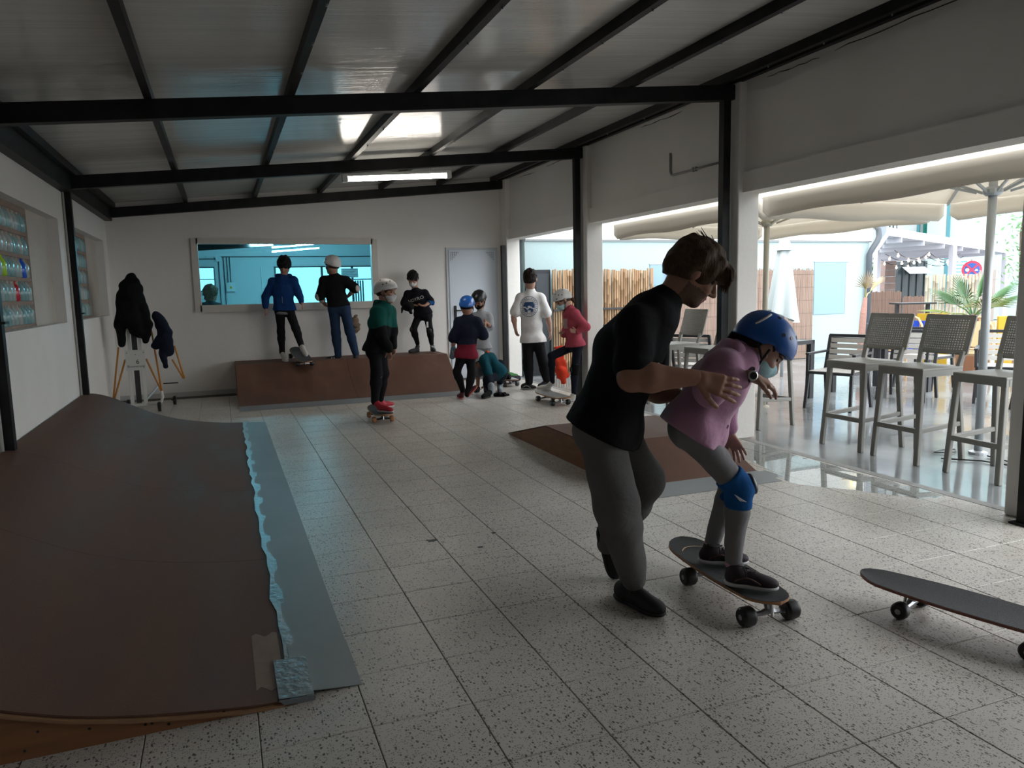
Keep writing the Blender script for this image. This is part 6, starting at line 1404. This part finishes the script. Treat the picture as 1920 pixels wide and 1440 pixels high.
# ---- child with black helmet behind
gteet = cloth('grey_tee', (.36, .37, .39))
def bh_extra(c):
    J = c['J']; o = top(c, gteet, sleeve=.75, g=.018, hem=.06, wr=(.004, 30, 17)); fw = Vector(c['fr']); m = MB().lathe(tuple(Vector(J['C'])+fw*.1+Vector((0, 0, .03))), tuple(fw), [(0, .035), (.001, .035)], 14); decal_shape(c, 'yellow_badge', M('yellow_print', (.65, .45, .03), .7), m, o, -fw, o)
person('child in black helmet and grey t-shirt facing forward behind the crimson top', K_['blackhelmet'], .70, .95, [(bh_extra, {}), (trousers, dict(mat=cloth('grey_check_shorts', (.30, .30, .32), .5), g=.012, end=.1, name='shorts')), (shoes, dict(mat=dkshoe, sole=white_sole, L=.24)), (hair, dict(mat=black_hair, grow=.005)), (helmet, dict(mat=M('black_helmet_shell', (.014, .015, .018), .3))), (mask, dict(mat=blackj)), (pads, dict(joint='EL', mat=bluec, cap=bluec, name='elbow_pad')), (pads, dict(joint='KR', mat=blackj, cap=BLACKP)), (pads, dict(joint='KL', mat=blackj, cap=BLACKP))], res=.010, skin=SKIN)
# ---- person crouching on the floor
petrol = cloth('petrol_jacket', (.010, .075, .10))
def cro_extra(c):
    J = c['J']; F = Field(.02); nb = J['N']; 
    for t_ in np.linspace(-1, 1, 5): F.limb(nb+c['sd']*t_*.05+np.array((.02, 0, .05)), nb+c['sd']*t_*.05+np.array((.05, 0, .02)), .022, .024)
    add(c, 'collar', F, cloth('orange_lining', (.55, .10, .03)))
    for q in 'RL':
        A = J['A'+q]; F = Field(.01).limb(A+np.array((0, 0, .08)), A, .046, .044); add(c, 'sock', F, cloth('grey_sock', (.33, .38, .42)))
person('person in petrol blue jacket crouching by the column to tie a shoe', K_['crouch'], .78, .95, [(top, dict(mat=petrol, sleeve=1.9, g=.024, hem=.05, wr=(.005, 30, 19), name='jacket')), (trousers, dict(mat=cloth('dark_jeans', (.012, .017, .026)), g=.014, end=.85)), (shoes, dict(mat=blackj, sole=rub_black, L=.24, only='R')), (shoes, dict(mat=cloth('grey_sock', (.33, .38, .42)), sole=cloth('grey_sock', (.33, .38, .42)), L=.22, only='L')), (hair, dict(mat=black_hair, grow=.008)), (helmet, dict(mat=M('grey_helmet_shell', (.30, .32, .33), .4))), (cro_extra, {})], res=.010, skin=SKIN)
# ---- man in white t-shirt, back turned
whitet = cloth('white_cotton', (.70, .69, .68), .95); EMB = M('navy_emblem', (.015, .05, .13), .7)
def wt_extra(c):
    J = c['J']; o = top(c, whitet, sleeve=.62, g=.020, hem=.05, wide=1.03, loose=.014, wr=(.004, 28, 23)); fw = Vector(c['fr']); sd = Vector(c['sd']); up = Vector((0, 0, 1))
    ctr = Vector(J['C'])+up*.065-fw*.15-sd*.02; n_ = 48
    def ring(r0, r1, ky=1.12):
        m = MB(); v = []
        for k in range(n_):
            a = 2*math.pi*k/n_
            for r in (r0, r1): v.append(ctr+sd*(r*math.cos(a))+up*(r*ky*math.sin(a)))
        m.add(v, [(2*k, 2*k+1, (2*k+3) % (2*n_), (2*k+2) % (2*n_)) for k in range(n_)]); return m
    decal_shape(c, 'emblem_ring', EMB, ring(.124, .130), o, fw, o); decal_shape(c, 'emblem_ring', EMB, ring(.086, .090), o, fw, o)
    # dark centre with a pale wave and sun
    m = MB(); N_ = 14
    for i in range(N_):
        for j in range(N_):
            xs_ = [-.08+.16*(i+q)/N_ for q in (0, 1)]; ys_ = [-.085+.15*(j+q)/N_ for q in (0, 1)]
            cx_, cy_ = sum(xs_)/2, sum(ys_)/2
            if (cx_/.080)**2+(cy_/.090)**2 > 1: continue
            wave = abs(cy_+.018-.012*math.sin(cx_*75)) < .010; sun = math.hypot(cx_, cy_+.004) < .018
            dots = cy_ < -.055 and abs(abs(cx_)-.012) < .007
            if wave or sun or dots: continue
            m.add([ctr+sd*x+up*y for x, y in ((xs_[0], ys_[0]), (xs_[1], ys_[0]), (xs_[1], ys_[1]), (xs_[0], ys_[1]))], [(0, 1, 2, 3)])
    decal_shape(c, 'emblem_centre', EMB, m, o, fw, o)
    # blocks of unreadable small letters round the ring
    m = MB(); rr_ = random.Random(6)
    for k in range(26):
        if k in (6, 7, 19, 20): continue
        a = 2*math.pi*k/26; r = .107; p = ctr+sd*(r*math.cos(a))+up*(r*1.12*math.sin(a)); t_ = (sd*(-math.sin(a))+up*math.cos(a)); q_ = (sd*math.cos(a)+up*math.sin(a)); w_ = rr_.uniform(.006, .009); h_ = .0085
        m.add([p-t_*w_-q_*h_, p+t_*w_-q_*h_, p+t_*w_-q_*(h_-.005), p-t_*w_-q_*(h_-.005)], [(0, 1, 2, 3)]); m.add([p-t_*w_-q_*h_, p-t_*(w_-.005)-q_*h_, p-t_*(w_-.005)+q_*h_, p-t_*w_+q_*h_], [(0, 1, 2, 3)])
        if k % 2: m.add([p-t_*w_+q_*h_, p+t_*w_+q_*h_, p+t_*w_+q_*(h_-.005), p-t_*w_+q_*(h_-.005)], [(0, 1, 2, 3)])
    decal_shape(c, 'emblem_lettering', EMB, m, o, fw, o)
person('man in white t-shirt with round navy emblem on the back looking outside', K_['whitetee'], .88, 1.12, [(wt_extra, {}), (trousers, dict(mat=blk_tr, g=.014, loose=.008, end=.96)), (shoes, dict(mat=M('black_canvas', (.015, .015, .017), .7), sole=white_sole, L=.27, stripe=WHITEINK)), (hair, dict(mat=M('near_black_hair', (.016, .011, .009), .6, spec=.15, bump=(200, .6)), grow=.009, back=-.045))], res=.010, skin=SKIN2, hands=(dict(curl=.5, n=(-.9, .3, 0)), dict(curl=.5, n=(.9, .2, 0), sgn=-1)))
# ---- girl in pink sweater with one foot on the board
rose = cloth('rose_sweater', (.42, .075, .11), .85)
def pk_extra(c):
    J, H = c['J'], c['H']; o = top(c, rose, sleeve=1.92, g=.024, hem=.04, wide=.98, wr=(.005, 32, 29), name='sweater'); fw = Vector(c['fr']); sd = Vector(c['sd'])*-1
    ctr = Vector(J['C'])+fw*.15+Vector((0, 0, .01)); m = MB(); N_ = 6
    for i in range(N_):
        for j in range(N_):
            x0, x1, y0, y1 = -.065+.13*i/N_, -.065+.13*(i+1)/N_, -.065+.13*j/N_, -.065+.13*(j+1)/N_; m.add([ctr+sd*x+Vector((0, 0, y)) for x, y in ((x0, y0), (x1, y0), (x1, y1), (x0, y1))], [(0, 1, 2, 3)])
    decal_shape(c, 'square_print', M('silver_print', (.34, .22, .23), .6), m, o, -fw, o)
    p = [H.w(0, -.09, -.01), H.w(0, -.12, -.04), H.w(0, -.13, -.09), H.w(0, -.12, -.13)]; MB().ring([tuple(q) for q in p], [.025, .030, .022, .006], 8).build('ponytail', M('chestnut_hair', (.06, .03, .02), .6, spec=.15), c['t'], True)
person('girl in pink sweater and white helmet with one foot on a skateboard', K_['pink'], .74, .95, [(pk_extra, {}), (trousers, dict(mat=cloth('navy_leggings', (.014, .016, .026)), g=.006, end=.95, name='leggings')), (shoes, dict(mat=cloth('white_shoe', (.55, .53, .50)), sole=white_sole, L=.26)), (hair, dict(mat=M('chestnut_hair', (.06, .03, .02), .6, spec=.15), grow=.006)), (helmet, dict(mat=whiteh, k=1.03)), (mask, dict(mat=teal_mask)), (pads, dict(joint='KL', mat=blackj, cap=BLACKP, size=1.1))], res=.009, skin=SKIN2)
# ---- person in the next room
person('person in grey jacket with brown hair behind the internal window', K_['bystander'], .82, 1.0, [(top, dict(mat=cloth('slate_jacket', (.06, .075, .08)), sleeve=1.9, g=.024, hem=.05, name='jacket')), (trousers, dict(mat=blk_tr, end=.95)), (shoes, dict(mat=dkshoe, sole=rub_black)), (hair, dict(mat=M('light_brown_hair', (.13, .085, .055), .6, spec=.15, bump=(120, .8)), grow=.024, back=-.10, extra=(((0, -.05, -.06), (.075, .06, .08)),)))], res=.013, skin=SKIN)

# ================================================================ loose things near the people
def soft(name, label, cat, mat, F, res=.008, sub=()):
    lo, hi = F.bounds(); base = np.array(((lo[0]+hi[0])/2, (lo[1]+hi[1])/2, lo[2]))
    V, Q = F.mesh_arrays(res); o = obj(name, arr_mesh(name, [(V-base, Q, 0)], [mat]), loc=tuple(base)); return tag(o, label, cat)
blackcloth = cloth('black_nylon', (.008, .008, .009))
# jackets on the rolling stand
F = Field(.03); ox, oy = -1.06, 10.50
F.limb((ox+.03, oy, 1.68), (ox+.02, oy, 1.56), .06, .10); F.limb((ox+.02, oy, 1.56), (ox+.0, oy, 1.20), .13, .14); F.limb((ox-.07, oy, 1.48), (ox-.13, oy, 1.12), .07, .06); F.limb((ox-.13, oy, 1.12), (ox-.12, oy, .86), .06, .045)
F.limb((ox+.10, oy, 1.46), (ox+.17, oy, 1.10), .08, .07); F.limb((ox+.17, oy, 1.10), (ox+.15, oy, .90), .065, .045); F.limb((ox, oy, 1.3), (ox+.07, oy, 1.03), .12, .10); F.limb((ox+.10, oy-.03, 1.62), (ox+.14, oy-.03, 1.52), .045, .04); F.wrinkle(.008, 42, 2)
soft('hung_jacket', 'black hooded jacket draped over the top of the wheeled stand', 'jacket', blackcloth, F, .011)
F = Field(.03); F.limb((ox+.30, oy+.02, 1.20), (ox+.38, oy+.02, .98), .06, .085); F.limb((ox+.38, oy+.02, .98), (ox+.40, oy+.02, .74), .085, .07); F.limb((ox+.33, oy, .80), (ox+.345, oy, .56), .05, .035); F.limb((ox+.25, oy+.05, .82), (ox+.3, oy, .9), .05, .05); F.wrinkle(.007, 42, 7)
soft('hung_coat', 'dark navy coat hanging from the strut of the wheeled stand', 'coat', cloth('dark_navy_nylon', (.012, .016, .030)), F, .011)
# protective gear on the tiles and on the parked board
F = Field(.012); 
for a, b, r in (((3.40, 9.42, .025), (3.52, 9.40, .03), .03), ((3.50, 9.36, .02), (3.58, 9.42, .018), .024), ((3.44, 9.38, .03), (3.48, 9.46, .03), .028)): F.limb(a, b, r, r*.8)
F.wrinkle(.004, 80, 3); F.cut((0, 0, .001), (0, 0, -1)); soft('pad_glove', 'crumpled black glove lying on the tiles in front of the column', 'glove', blackcloth, F, .006)
F = Field(.012); F.limb((3.95, 10.35, .13), (3.98, 10.5, .14), .04, .045); F.limb((3.99, 10.55, .14), (4.02, 10.75, .135), .04, .035); F.limb((3.92, 10.6, .13), (3.95, 10.8, .13), .03, .03); F.wrinkle(.005, 60, 6); F.cut((0, 0, .108), (0, 0, -1)); soft('knee_pads', 'heap of black pads on the parked skateboard', 'pads', blackcloth, F, .007)
F = Field(.02); F.limb((4.12, 10.7, .05), (4.30, 10.85, .05), .05, .045); F.wrinkle(.005, 50, 2); F.cut((0, 0, .001), (0, 0, -1)); soft('bag', 'small dark bag on the floor behind the parked skateboard', 'bag', cloth('dark_bag', (.02, .022, .028)), F, .008)
F = Field(.02); F.limb((4.20, 10.98, .09), (4.32, 11.0, .06), .05, .045); F.wrinkle(.004, 50, 3); F.cut((0, 0, .001), (0, 0, -1)); soft('green_cloth', 'small green cloth on the floor by the column base', 'cloth', cloth('green_cloth', (.05, .14, .05)), F, .008)
# helmet in the masked boy's hands, red vest, fuzzy bag, black shoe
jd = K_['darkshirt']; gx = (np.array(jd['WR'])+np.array(jd['GR']))/2
F = Field(.02); c0_ = gx+np.array((-.10, -.03, -.02)); F.ell(c0_, (.085, .075, .065)); F.limb(c0_+np.array((-.05, -.03, .04)), c0_+np.array((-.10, -.02, -.01)), .016, .012); F.limb(c0_+np.array((-.10, -.02, -.01)), c0_+np.array((-.115, -.02, -.09)), .012, .008); F.limb(c0_+np.array((.02, 0, -.04)), c0_+np.array((.03, 0, -.09)), .03, .02); F.wrinkle(.006, 50, 4)
soft('held_pads', 'black pads with dangling strap held by the masked boy', 'pads', blackcloth, F, .008)
F = Field(.02); bx, by = 4.36, 9.42
F.trunk((bx, by, .62), (bx+.03, by, .20), .075, .02, .10, .025, (1, 0, 0), (0, 1, 0)); F.limb((bx+.02, by-.01, .3), (bx+.06, by-.01, .14), .06, .04); F.wrinkle(.006, 36, 5)
soft('red_vest', 'bright red vest hanging behind the girl in pink', 'vest', cloth('red_orange_nylon', (.55, .045, .02)), F, .009)
jb = K_['blackshirt']; kp = np.array(jb['KR']); F = Field(.03); F.ell(kp+np.array((.10, .14, .10)), (.07, .07, .13)); F.wrinkle(.012, 60, 4); soft('furry_bag', 'small brown furry bag behind the jeans leg on the platform', 'bag', M('brown_fur', (.16, .11, .075), .95, bump=(120, 1.)), F, .009)
